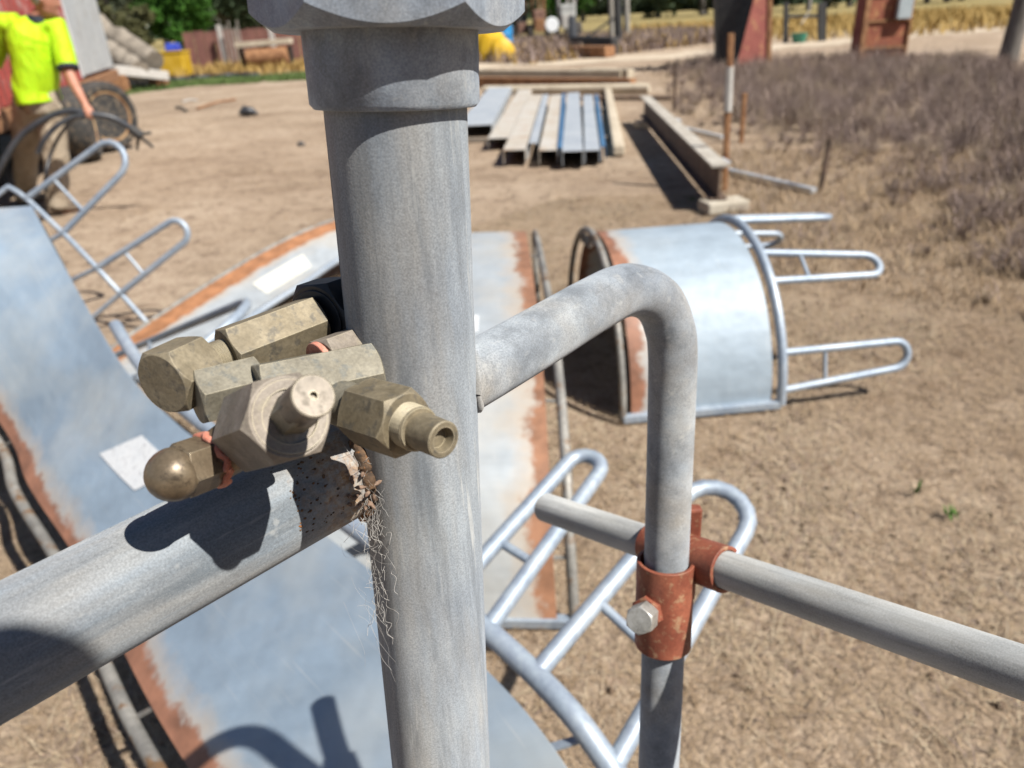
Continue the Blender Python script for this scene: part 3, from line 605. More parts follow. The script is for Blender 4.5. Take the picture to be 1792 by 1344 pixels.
# ================================================================== MIDDLE DISTANCE
# steel purlins stacked on bearers
def purlin(mat, n0, n1, f0, f1, z, h, label, shape='hat'):
    a0, a1, c0, c1 = G(*n0, z), G(*n1, z), G(*f0, z), G(*f1, z); p = (a0+a1)/2; q = (c0+c1)/2; wd = max(.05, dist(a0, a1)); d = nrm(q-p); sd = np.array([d[1], -d[0], 0]); t = .006
    prof = {'hat': [(-.5*wd, -h), (-.5*wd, 0), (.5*wd, 0), (.5*wd, -h), (.5*wd-t, -h), (.5*wd-t, -t), (-.5*wd+t, -t), (-.5*wd+t, -h)],
            'z': [(-.5*wd-.05, -h), (-.5*wd, -h), (-.5*wd+.01, 0), (.5*wd, 0), (.5*wd, -.03), (.5*wd-t, -.03), (.5*wd-t, -t), (-.5*wd+.016, -t), (-.5*wd+t, -h+t), (-.5*wd-.05, -h+t)]}[shape]
    m = len(prof); b = MB(); vs = [e+sd*x+np.array([0, 0, y]) for e in (p, q) for x, y in prof]
    b.add(vs, [(k, (k+1) % m, m+(k+1) % m, m+k) for k in range(m)] + [tuple(range(m)), tuple(range(2*m-1, m-1, -1))])
    o = b.build('steel_purlin', mat); tag(o, label, 'purlin', 'steel purlins laid out on the dirt')
PUR = [('purlin_zinc', (818, 216), (842, 222), (869, 150), (885, 152), .16, .13, 'blue-white purlin at the left end, lying skew beside the upright', 'hat'),
       ('purlin_dust', (860, 240), (884, 243), (905, 156), (934, 156), .14, .1, 'dull grey purlin, second from the left, tilted to the right', 'hat'),
       ('purlin_dust', (881, 262), (919, 262), (928, 166), (947, 166), .17, .14, 'broad cream dusty purlin third from the left', 'hat'),
       ('purlin_zinc', (924, 250), (940, 250), (951, 165), (959, 165), .20, .16, 'narrow ridge-like purlin between the cream ones', 'z'),
       ('purlin_dust', (943, 263), (976, 262), (965, 166), (984, 166), .17, .14, 'cream purlin with blue neighbour on its right', 'hat'),
       ('purlin_blue', (977, 258), (983, 258), (985, 163), (988, 163), .19, .15, 'thin dark blue purlin edge left of the wide pale one', 'hat'),
       ('purlin_zinc', (984, 264), (1020, 264), (990, 162), (1017, 162), .18, .15, 'widest pale blue-white purlin in the middle of the row', 'hat'),
       ('purlin_zinc', (1023, 263), (1050, 262), (1020, 166), (1038, 166), .16, .13, 'pale purlin second from the right end', 'hat'),
       ('purlin_blue', (1052, 256), (1060, 256), (1040, 165), (1047, 165), .17, .14, 'thin blue-grey purlin at the right end of the row', 'hat')]
for q in PUR: purlin(*q)
def beam_thing(name, label, cat, p, q, w, h, mat, group=None, bevel=.004):
    b = MB(); b.bar(p, q, w, h); o = b.build(name, mat, bevel=bevel); return tag(o, label, cat, group)
p, q = G(1083, 264, .06), G(1062, 150, .06); beam_thing('timber_post', 'pale timber post lying along the right of the purlins', 'timber', p, q, .13, .11, 'timber_pale', bevel=.02)
for k, (y_, x0, x1) in enumerate(((246, 812, 1072), (196, 850, 1066))):
    p, q = G(x0, y_, .02), G(x1, y_-4, .02); beam_thing('bearer', ['short timber bearer under the near end of the purlins', 'timber bearer under the middle of the purlins'][k], 'timber', p, q, .09, .05, 'timber_grey', 'bearers under the purlins')
b = MB(); b.tube([G(848, 158, .1), G(1136, 154, .1)], .09, 14); tag(b.build('concrete_pole', 'timber_pale', smooth=40), 'long pale round pole lying across behind the purlins', 'pole')
b = MB(); b.tube([G(1000, 172, .04), G(1176, 171, .04)], .035, 10); tag(b.build('steel_pipe', 'steel_brown', smooth=40), 'thin dark pipe lying on the dirt right of the purlins', 'pipe')
for lab, x0, x1, y0, y1, mat, h in (('long rusty steel rail lying across, nearest of the rail stack', 832, 1108, 143, 147, 'rail_rust', .2), ('long pale timber rail lying on top of the rail stack', 832, 1090, 129, 131, 'timber_pale', .2), ('short pale rail at the right of the rail stack', 1022, 1104, 128, 130, 'timber_pale', .22)):
    p, q = G(x0, y0, h*.5), G(x1, y1, h*.5); beam_thing('rail', lab, 'rail', p, q, .22, h, mat, 'rails stacked behind the purlins')
# I-beam on blocks
def ibeam():
    p, q = G(1246, 372)+np.array([.04, 0, 0]), G(1122, 216)+np.array([.06, .1, 0]); d = nrm(q-p); sd = np.array([d[1], -d[0], 0]); T = thing('steel_beam', 'heavy steel I-beam lying on blocks at the edge of the weeds', 'beam', (p+q)/2)
    zb, zt = .10, .345
    b = MB(); b.bar(p+np.array([0, 0, zb+.2]), q+np.array([0, 0, zb+.2]), .012, .24); b.v = [(x, y, z-.075) for x, y, z in b.v]; b.build('web', 'steel_brown', T)  # web in dark brown, the shade of its side put into the colour
    b = MB(); b.bar(p+np.array([0, 0, zt]), q+np.array([0, 0, zt]), .13, .016); b.build('top_flange', 'beam_top_lit', T)  # paler colour than the web stands for light on the top
    b = MB(); b.bar(p+np.array([0, 0, zb]), q+np.array([0, 0, zb]), .13, .016); b.build('bottom_flange', 'steel_brown', T)
    for k in (0, 1):
        c = (p if k == 0 else q)+d*(.03 if k == 0 else -.5)+np.array([.05 if k == 0 else 0, 0, .045]); b = MB(); b.box(c, (.34, .20, .088), .2)
        tag(b.build('concrete_block', 'concrete', bevel=.015), ['pale broken concrete block under the near end of the steel beam', 'concrete block under the far end of the steel beam'][k], 'block', 'blocks under the steel beam')
    # clip angles on the far side of the web
    for t in (.12, .62): c = p+(q-p)*t+sd*.11+np.array([0, 0, .27]); b = MB(); b.box(c, (.16, .2, .012), .0); b.build('cleat', 'purlin_zinc', T)
ibeam()
b = MB(); b.bar(G(1190, 222, .03), G(1265, 240, .03), .05, .03); tag(b.build('flat_bar', 'purlin_zinc'), 'pale flat bar on the ground behind the steel beam', 'bar')
b = MB(); b.bar(G(1262, 296, .03), G(1424, 334, .03), .06, .045); tag(b.build('angle_bar', 'purlin_zinc', bevel=.004), 'long pale angle bar on the ground from beam to dark picket', 'bar')
def picket(px0, px1, label, mat, w=.035, band=None):
    g = G(*px0); top = V(px1[0], px1[1], g[1]); d = top-g; b = MB(); sec = .5*w
    for k in range(3):
        a = k*2*math.pi/3+.4; c = np.array([math.cos(a), math.sin(a), 0])*sec*.55; b.bar(g+c-np.array([0, 0, .05]), top+c, sec*.35, sec*1.1, up=(math.cos(a+1.57), math.sin(a+1.57), 0))
    o = b.build('steel_picket', mat); tag(o, label, 'picket', 'steel pickets along the weeds'); return g, top, o
g, top, po = picket((1268, 332), (1279, 58), 'tall orange rusty picket with white band standing behind the steel beam', 'rail_rust', .06)
b = MB(); b.tube([g+(top-g)*.52, g+(top-g)*.80], .034, 8); b.build('paint_band', 'timber_white', po, label='faded white paint band')
picket((1297, 250), (1303, 163), 'short rusty picket in the weeds right of the tall one', 'rail_rust', .06)
picket((1180, 192), (1182, 110), 'thin dark picket at the far end of the steel beam', 'steel_brown', .06)
picket((1434, 336), (1453, 241), 'dark leaning picket at the end of the angle bar', 'steel_brown', .05)

# rusty chute, switch cabinet, frames at the back right
def chute():
    g = G(1300, 122); Y = g[1]; T = thing('steel_hopper', 'tall rust-red steel chute, one face coloured near-black as deep shade, behind the tall picket', 'chute', (g[0], Y, 0))
    a, bb, c = V(1256, 118, Y+.5), V(1286, 122, Y), V(1343, 112, Y+.4); a2, b2, c2 = V(1253, -60, Y+.5), V(1333, -60, Y), V(1346, -60, Y+.4)
    for q in (a, bb, c): q[2] = 0
    a[0] += .03; zt = 3.0
    s = (zt)/(a2[2]); a2, b2, c2 = [q0+(q1-q0)*(zt/q1[2]) for q0, q1 in ((a, a2), (bb, b2), (c, c2))]
    back = np.array([.2, 1.1, 0]); m = MB(); m.add([a, bb, bb+back, a+back, a2, b2, b2+back, a2+back], [(0, 1, 5, 4), (1, 2, 6, 5), (2, 3, 7, 6), (3, 0, 4, 7), (4, 5, 6, 7), (0, 3, 2, 1)]); m.build('painted_shade_side', 'dark_steel_and_shade', T, bevel=.01)  # near-black colour puts the deep shade into this face
    m = MB(); o = np.array([.012, -.012, 0]); m.add([bb+o, c+o, c+o+back*.9, bb+o+back*.9, b2+o, c2+o, c2+o+back*.9, b2+o+back*.9], [(0, 1, 5, 4), (1, 2, 6, 5), (2, 3, 7, 6), (3, 0, 4, 7), (4, 5, 6, 7), (0, 3, 2, 1)]); m.build('red_side', 'rust_red', T, bevel=.01)
    m = MB(); m.bar(c+np.array([.03, -.04, 0]), c2+np.array([.03, -.04, 0]), .09, .07, up=(0, 1, 0)); m.build('corner_angle', 'rail_rust', T)
chute()
def cabinet():
    g = G(1540, 106); Y = g[1]; T = thing('switch_cabinet', 'rusty red steel cabinet of framed panels standing in the weeds', 'cabinet', (g[0], Y, 0))
    l, r_ = V(1502, 106, Y)[0], V(1583, 106, Y)[0]; H_ = 2.6; wx = r_-l
    m = MB(); m.box(((l+r_)/2, Y+.30, H_/2+.05), (wx, .5, H_-.1)); m.build('carcass', 'rust_red', T, bevel=.01)
    for x in (l+.05, r_-.02): m = MB(); m.box((x, Y+.02, H_/2), (.13 if x < (l+r_)/2 else .05, .1, H_)); m.build('stile', 'rail_rust', T, bevel=.008)
    zs = [.18, .42, 1.02, 1.62, 2.2]
    for k, z in enumerate(zs): m = MB(); m.box(((l+r_)/2+.04, Y+.018, z-.13), (wx-.16, .07, .055)); m.build('rail', 'rail_rust', T, bevel=.006)
    for k in range(4): m = MB(); z0_, z1_ = zs[k]-.09, zs[k+1]-.17; m.box(((l+r_)/2+.04, Y+.04, (z0_+z1_)/2), (wx-.2, .02, z1_-z0_)); m.build('panel', 'cab_red', T, bevel=.004)
    top = V(1576, 33, Y-.02); m = MB(); m.box((top[0]+.02, Y-.09, top[2]+.36), (.34, .14, .72)); tag(m.build('meter_box', 'meter_grey', bevel=.015), 'pale grey meter box fixed to the rusty cabinet', 'box')
cabinet()
def postfrom(px0, px1, r_, mat, name, label, cat, group=None, n=12):
    g = G(*px0); t_ = V(*px1, g[1]); t_ = g+(t_-g)*1.25 if px1[1] <= 5 else t_
    m = MB(); k = [g+(t_-g)*s for s in np.linspace(-.02, 1, 9)]; m.tube(k, [r_*(1.05-.12*i/8+.03*math.sin(i*2.1)) for i in range(9)], n); return tag(m.build(name, mat, smooth=50), label, cat, group)
postfrom((1762, 110), (1790, 5), .19, 'bark', 'wooden_post', 'thick weathered wooden post leaning right at the right edge', 'post')
def dark_frame():
    g = G(1410, 84); Y = g[1]+4; T = thing('gantry', 'dark steel gantry with crossbar standing between chute and cabinet', 'gantry', (g[0], Y, 0))
    for x0 in (1374, 1437):
        p = V(x0, 80, Y); p[2] = 0; t_ = V(x0+2, 4, Y); m = MB(); m.bar(p, t_, .16 if x0 < 1400 else .3, .14, up=(0, 1, 0)); m.build('leg', 'dark_steel_and_shade', T)
    m = MB(); m.bar(V(1374, 28, Y), V(1437, 28, Y), .1, .12); m.build('crossbar', 'dark_steel_and_shade', T)
    m = MB(); m.tube(catmull([V(1418, -10, Y-.2), V(1416, 18, Y-.2), V(1402, 42, Y-.2)], 6), .03, 8); tag(m.build('hose', 'timber_white', smooth=50), 'thin white hose hanging in the dark frame', 'hose')
    m = MB(); c = V(1400, 54, Y-.3); c[2] = .28; m.rings((c[0], c[1], 0), (c[0], c[1], 1), [(0, .2, 0, 0), (.18, .27, 0, 0), (.34, .3, 0, 0), (.34, .26, 0, 0), (.18, .22, 0, 0)], 20); tag(m.build('tub', 'green_plastic', smooth=40), 'small green tub on the ground in the dark frame', 'tub')
dark_frame()

# ------------------------------------------------------------------ back centre: posts, grader blade, machines, net bags
for px0, px1, r_, mat, lab in (((1071, 78), (1069, 0), .13, 'pole_grey', 'pale grey pole, left of the pair behind the rails'), ((1098, 70), (1096, 0), .16, 'pole_grey', 'pale grey pole, right of the pair behind the rails'), ((1083, 84), (1080, 0), .17, 'dark_steel_and_shade', 'black steel column between the two pale poles')):
    postfrom(px0, px1, r_, mat, 'pole', lab, 'pole', 'poles behind the rails')
def blade():
    g = G(1045, 84); T = thing('grader_blade', 'black scraper blade frame on the ground behind the rails', 'scraper', g)
    m = MB(); a, c = G(1003, 76, .35), G(1076, 80, .35); m.bar(a, c, .3, .55); m.build('blade', 'dark_steel_and_shade', T, bevel=.05)
    m = MB(); m.bar(G(1004, 74, .3), V(1001, 32, G(1004, 74)[1]), .35, .3, up=(0, 1, 0)); m.build('mast', 'dark_steel_and_shade', T, bevel=.03)
    m = MB(); m.bar(V(1022, 68, a[1]), V(1075, 32, a[1]), .08, .08); m.build('stay', 'dark_steel_and_shade', T)
    m = MB(); m.bar(G(1005, 90, .2), G(1068, 90, .2), .5, .35); tag(m.build('timber_baulk', 'rail_rust', bevel=.03), 'brown timber baulk lying in front of the black scraper', 'timber')
blade()
def net_bags():
    m0 = [(850, 106, .55, .55), (866, 107, .60, .50), (879, 108, .45, .40)]
    labs = ['yellow mesh bundle nearest the upright in the yellow pile', 'tall yellow mesh bundle in the middle of the yellow pile', 'small yellow mesh bundle at the right of the yellow pile']
    for k, (x, y, r_, h) in enumerate(m0):
        g = G(x, y); rr_ = np.random.default_rng(k); m = MB(); n = 18; hs = 7; vs = []; ph_ = rr_.random(8)*6
        for i in range(hs+1):
            t = i/hs; rad = r_*math.sqrt(max(.0, 1-(t*1.0)**2.4))*.95+.02; 
            for j in range(n): a = 2*math.pi*j/n; q = rad*(1+.13*math.sin(3*a+ph_[0]+t*2)+.07*math.sin(7*a+ph_[1]+t*5)); vs.append((g[0]+q*math.cos(a), g[1]+q*math.sin(a), .02+t*h*2.1*(1+.05*math.sin(2*a+ph_[2]))))
        m.add(vs, [(i*n+j, i*n+(j+1) % n, (i+1)*n+(j+1) % n, (i+1)*n+j) for i in range(hs) for j in range(n)] + [tuple(hs*n+j for j in range(n)), tuple(range(n-1, -1, -1))])
        tag(m.build('mesh_bundle', 'net_yellow', smooth=70), labs[k], 'net bundle', 'yellow mesh bundles')
net_bags()
def drum(g, r_, h, mat, name, label):
    m = MB(); pr = [(0, r_*.94, 0, 0), (.01, r_, 0, 0), (h*.32, r_, 0, 0), (h*.34, r_*1.03, 0, 0), (h*.36, r_, 0, 0), (h*.64, r_, 0, 0), (h*.66, r_*1.03, 0, 0), (h*.68, r_, 0, 0), (h-.02, r_, 0, 0), (h, r_*.96, 0, 0), (h, r_*.9, 0, 0), (h-.02, r_*.88, 0, 0)]
    m.rings(g, np.array(g)+np.array([0, 0, 1]), pr, 28); return tag(m.build(name, mat, smooth=35), label, 'drum')
g = G(881, 72)*np.array([1, 1, 0]); g = np.array([.4, 38., 0]); g[0] = V(881, 60, 38.)[0]; drum(g, .42, 1.1, 'blue_drum', 'drum', 'blue drum standing behind the yellow mesh bundles')
g2 = np.array([V(867, 60, 38.6)[0], 38.6, 0]); drum(g2, .45, 1.0, 'machine_grey', 'drum', 'pale grey drum beside the blue drum')
def wheel_into(T, c, ax, r_, wd, tyre='tyre', rim='rim'):
    ax = nrm(ax); c = np.array(c, float); wt = bpy.data.objects.new('wheel', None); COL.objects.link(wt); wt.parent = T; off = root_loc(T); wt.location = (c[0]-off.x, c[1]-off.y, c[2]-off.z); wt.empty_display_size = .1
    h = wd/2; m = MB(); m.rings(c-ax*h, c+ax*h, [(wd*.12, r_*.72, 0, 0), (0, r_*.76, 0, 0), (0, r_*.9, 0, 0), (wd*.16, r_*.985, 0, 0), (wd*.5, r_, 0, 0), (wd*.84, r_*.985, 0, 0), (wd, r_*.9, 0, 0), (wd, r_*.76, 0, 0), (wd*.88, r_*.72, 0, 0)], 36); m.build('tyre', tyre, wt, smooth=40)
    m = MB(); m.rings(c-ax*h*.9, c+ax*h*.9, [(0, r_*.725, 0, 0), (wd*.88, r_*.725, 0, 0), (wd*.88, r_*.66, 0, 0), (wd*.6, r_*.58, 0, 0), (wd*.5, r_*.24, 0, 0), (wd*.75, r_*.2, 0, 0), (wd*.78, r_*.02, 0, 0)], 30); m.build('rim', rim, wt, smooth=35)
def machine(x0, x1, Y, hz, label, mat, dark):
    l, r_ = V(x0, 40, Y)[0], V(x1, 40, Y)[0]; cx = (l+r_)/2; wd = r_-l; T = thing('farm_machine', label, 'farm machine', (cx, Y, 0), 'old machinery at the back')
    m = MB(); m.box((cx, Y+.8, hz*.48), (wd*.62, 1.8, hz*.36)); m.build('body', mat, T, bevel=.08)
    m = MB(); m.box((cx, Y+1.2, hz*.9), (wd*.75, 1.5, .1)); m.build('canopy', dark, T, bevel=.03)
    for sx in (-1, 1):
        for yy in (.55, 1.8): m = MB(); m.tube([(cx+sx*wd*.32, Y+yy, hz*.5), (cx+sx*wd*.32, Y+yy, hz*.9)], .05, 8); m.build('stanchion', dark, T)
        wheel_into(T, (cx+sx*wd*.45, Y+.3, .5), (1, 0, 0), .5, .3)
    m = MB(); m.box((cx, Y-.15, hz*.36), (wd*.5, .3, hz*.25)); m.build('grille', dark, T, bevel=.03)
    m = MB(); m.tube([(cx, Y+.3, hz*.6), (cx, Y+.3, hz*.95)], .05, 10); m.build('exhaust', dark, T)
machine(898, 928, 47, 2.3, 'dark old machine at the left behind the yellow mesh bundles', 'dark_steel_and_shade', 'machine_rust')
machine(928, 960, 46, 2.6, 'rusty brown old machine with open front, middle of the back row', 'machine_rust', 'rail_rust')
machine(972, 1016, 47, 2.9, 'pale grey old machine at the right of the back row', 'machine_grey', 'timber_white')
m = MB(); c = V(966, 43, 44.); m.rings(c, c+np.array([.2, -1, .1]), [(0, .34, 0, 0), (.04, .37, 0, 0), (.05, .33, 0, 0), (.02, .1, 0, 0)], 24); tag(m.build('white_disc', 'paper_white', smooth=40), 'round white disc propped between the old machines', 'disc')
c[2] -= .4; m = MB(); m.bar((c[0], c[1]+.05, 0), (c[0], c[1]+.05, c[2]+.4), .06, .06); tag(m.build('stake', 'pole_grey'), 'short stake behind the white disc', 'stake')

# ================================================================== BACK LEFT: trailer, logs, tubs, bench, wall
def trailer():
    z = .78; a, c = G(-60, 240, z), G(202, 132, z); m0 = G(139, 156, z); d = nrm(c-a); d[2] = 0; d = nrm(d); a = c-d*12; nl = np.array([-d[1], d[0], 0]); nl = nl if nl[0] < 0 else -nl
    T = thing('trailer', 'old red corrugated box trailer with pale end panel on rusty chassis', 'trailer', ((a+c)/2)*np.array([1, 1, 0])); H_ = 2.5
    k = float(np.dot(m0-a, d)); L = 12.
    # corrugated red wall: each pressed panel bay its own piece
    s = 0.
    while s < k-.02:
        e = min(s+1.2, k); mm = MB(); vs = []; xs = []; t = s
        while t < e-1e-6:
            xs += [(t, .0), (min(t+.09, e), .0), (min(t+.12, e), .03), (min(t+.21, e), .03), (min(t+.24, e), 0.)]; t += .24
        prof = [(min(x, e-.004), y) for x, y in xs]
        for x, y in prof:
            for zz in (z+.12, z+H_): q = a+d*x-nl*(y+.005); vs.append((q[0], q[1], zz))
        n = len(prof); mm.add(vs, [(2*i, 2*i+2, 2*i+3, 2*i+1) for i in range(n-1)]); mm.build('wall_panel', 'red_paint', T); s = e
    mm = MB(); mm.box(a+d*(k+(L-k)/2)+nl*.03+np.array([0, 0, H_/2+.1]), (L-k, .08, H_-.12), math.atan2(d[1], d[0])); mm.build('pale_panel', 'white_paint', T, bevel=.01)
    mm = MB(); mm.box(a+d*L/2+nl*1.22+np.array([0, 0, H_/2+.02]), (L-.05, 2.3, H_-.1), math.atan2(d[1], d[0])); mm.build('body', 'red_paint', T)
    mm = MB(); mm.box(a+d*(k+.03)-nl*.01+np.array([0, 0, H_/2+.1]), (.09, .1, H_-.1), math.atan2(d[1], d[0])); mm.build('door_post', 'white_paint', T, bevel=.008)
    mm = MB(); mm.box(a+d*L/2+nl*.0+np.array([0, 0, .02]), (L+.1, .12, .17), math.atan2(d[1], d[0])); mm.build('sill', 'rail_rust', T, bevel=.01)
    mm = MB(); mm.box(a+d*L/2+nl*1.2+np.array([0, 0, -.14]), (L-.1, 1.4, .2), math.atan2(d[1], d[0])); mm.build('chassis', 'under', T)
    for px in ((176, 279), (214, 262)):
        g = G(*px); sdist = float(np.dot(g-a, d)); c_ = a+d*min(sdist, L-.5); 
        wheel_into(T, np.array([g[0], g[1], .46])+nl*.12, -nl+np.array([.1, -.9, 0])*(1 if px[0] > 200 else 0), .46, .30)
        wheel_into(T, np.array([g[0], g[1], .46])+nl*1.7, -nl, .46, .30)
        mm = MB(); mm.tube([np.array([g[0], g[1], .46])+nl*.1, np.array([g[0], g[1], .46])+nl*1.8], .06, 10); mm.build('axle', 'under', T)
        mm = MB(); mm.bar(np.array([g[0], g[1], .46])+nl*.8, np.array([g[0], g[1], .7])+nl*.8, .2, .15, up=(0, 1, 0)); mm.build('hanger', 'under', T)
    for s in (1.5, 4.5): q = a+d*s+nl*.6; mm = MB(); mm.bar((q[0], q[1], 0), (q[0], q[1], .66), .12, .12, up=(0, 1, 0)); mm.build('stand_leg', 'under', T)
trailer()
def logs():
    data = [((196, 62), (272, 112), 25.5, .34, 'weathered grey log sloping down from behind the trailer, uppermost of the pile'), ((192, 92), (246, 124), 24.6, .30, 'weathered grey log under the uppermost one beside the trailer'), ((180, 84), (262, 104), 26.4, .32, 'dark cracked log at the back of the log pile')]
    for (p0, p1, Y, r_, lab) in data:
        p, q = V(*p0, Y), V(*p1, Y-.8); q[2] = max(q[2], r_*.9); p = p+(p-q)*.35; rr_ = np.random.default_rng(int(p0[0])); m = MB()
        k = [p+(q-p)*t+rr_.normal(size=3)*.02 for t in np.linspace(0, 1, 9)]; m.tube(k, [r_*(1+.08*rr_.normal()) for _ in k], 12); tag(m.build('log', 'timber_grey', smooth=50), lab, 'log', 'log pile by the trailer')
    m = MB(); m.bar(V(196, 122, 23.2), V(290, 133, 24.6), .34, .26); o = tag(m.build('plank', 'timber_white', bevel=.02), 'thick whitish plank lying at the foot of the log pile', 'plank')
    # block keeping the plank up
    c = V(204, 135, 23.3); zb = V(196, 122, 23.2)[2]-.16; m = MB(); m.box((c[0], c[1], max(.05, zb/2)), (.5, .3, max(.1, zb))); tag(m.build('timber_block', 'rail_rust', bevel=.02), 'rusty block under the end of the whitish plank', 'block')
    for i, (x, y, s) in enumerate(((240, 118, .3), (256, 120, .35), (222, 127, .3), (270, 106, .3))):
        c = V(x, y, 25.5); rr_ = np.random.default_rng(i); m = MB(); m.tube([(c[0]-s, c[1]+.2, .12), (c[0], c[1], .2), (c[0]+s, c[1]-.15, .12)], [.1, .15, .1], 9); tag(m.build('offcut', 'rail_rust' if i % 2 else 'timber_pale', smooth=50), ['rusty brown stump piece under the logs', 'pale offcut right under the upper log', 'orange-brown offcut left of the plank end', 'pale broken piece at the tip of the upper log'][i], 'offcut', 'offcuts in the log pile')
logs()
def yellow_tub():
    Y = 30.5; l, r_ = V(281, 120, Y), V(331, 120, Y); T = thing('bulk_tub', 'big yellow plastic tub with blue lid-like bundle on top, left background', 'tub', ((l[0]+r_[0])/2, Y, 0)); wd = r_[0]-l[0]
    m = MB(); m.box(((l[0]+r_[0])/2, Y, .45), (wd*.94, wd*.8, .88), 0, taper=1.06); m.build('tub_body', 'plastic_yellow', T, bevel=.06)
    m = MB(); m.box(((l[0]+r_[0])/2, Y, .88), (wd*1.04, wd*.9, .07)); m.build('rim', 'plastic_yellow', T, bevel=.02)
    m = MB(); m.box(((l[0]+r_[0])/2+.12, Y, 1.05), (wd*.5, wd*.5, .26), .2, taper=.85); tag(m.build('blue_crate', 'plastic_blue', bevel=.03), 'bright blue crate standing on the yellow tub', 'crate')
yellow_tub()
def bench():
    Y = 33.; l, r_ = V(417, 97, Y), V(513, 88, Y); zt = .95
    T = thing('steel_bench', 'low bench of pale channel rails over a rounded tank, left background', 'bench', ((l[0]+r_[0])/2, Y, 0))
    m = MB(); m.bar((l[0], Y, zt), (r_[0], Y, zt+.06), .5, .2); m.build('top_rail', 'timber_pale', T, bevel=.02)
    for x in (l[0]+.15, r_[0]-.1): m = MB(); m.bar((x, Y, 0), (x, Y, zt-.1), .14, .14, up=(0, 1, 0)); m.build('leg', 'under', T)
    m = MB(); m.tube([(l[0]+.35, Y-.1, .46), (r_[0]-.2, Y-.1, .5)], .33, 16); tag(m.build('tank', 'rail_rust', smooth=50, bevel=.05), 'tan rounded tank lying under the low bench', 'tank')
bench()
def low_wall():
    Y = 37.; xs = np.linspace(V(325, 90, Y)[0], V(545, 90, Y)[0], 13); T = thing('iron_wall', 'low wall of rust-brown sheets in the left background', 'wall', ((xs[0]+xs[-1])/2, Y, 0))
    for i in range(12):
        m = MB(); m.box(((xs[i]+xs[i+1])/2, Y+.02*(i % 2), .78), (xs[i+1]-xs[i]-.03, .05, 1.5+.06*math.sin(i*2.2)), .01*math.sin(i*3)); m.build('wall_sheet', 'iron_wall', T)
    for k, x in enumerate((392, 481)):
        p = V(x, 90, Y-.4); m = MB(); m.bar((p[0], Y-.4, 0), (p[0]-.03, Y-.4, 1.75), .2, .14, up=(0, 1, 0)); tag(m.build('white_post', 'timber_white', bevel=.01), ['white post in front of the rust-brown wall, left one', 'white post in front of the rust-brown wall, above the bench'][k], 'post', 'white posts at the low wall')
    for k in range(5):
        x = V(402+6*k, 90, Y-.7)[0]; m = MB(); m.bar((x, Y-.7, 0), (x+.05*math.sin(k), Y-.7, 1.7+.2*math.sin(k*2)), .05, .05, up=(0, 1, 0)); tag(m.build('stake', 'pole_grey'), 'thin grey stake by the rust-brown wall, %s from the left' % ORD[k], 'stake', 'thin stakes by the rust-brown wall')
low_wall()
for k in range(4):
    m = MB(); pts = [G(258+i*28, 134.5-2.0*i*.62+k*1.6+1.4*math.sin(i*1.3+k*2), .05) for i in range(8)]; m.tube(catmull(pts, 5), .05, 8)
    tag(m.build('poly_pipe', 'poly_pipe', smooth=50), 'black poly pipe in the bundle below the yellow tub, %s from the back' % ORD[k], 'pipe', 'black pipes lying in the background')
for lab, x, y, s in (('dark blue-grey lump lying on the open dirt', 435, 203, .16), ('small dark stone on the dirt left of the upright', 527, 255, .05)):
    g = G(x, y); m = MB(); m.tube([g+np.array([-s, 0, .3*s]), g+np.array([-.3*s, 0, .6*s]), g+np.array([.5*s, .1*s, .5*s]), g+np.array([1.1*s, .1*s, .15*s])], [.2*s, .62*s, .45*s, .12*s], 9); tag(m.build('lump', 'poly_pipe', smooth=60), lab, 'debris')
for lab, p0, p1, mat in (('pale strap lying on the dirt in the middle left', (320, 178), (345, 176), 'timber_white'), ('rusty rod lying on the dirt in the middle left', (345, 190), (412, 174), 'rail_rust'), ('dark bent wire on the dirt left of the pale strap', (308, 188), (326, 194), 'dark_steel_and_shade')):
    m = MB(); a_, c_ = G(*p0, .02), G(*p1, .02); m.tube([a_, (a_+c_)/2+np.array([0, .05, .03]), c_], .025, 7); tag(m.build('scrap_rod', mat, smooth=50), lab, 'scrap')

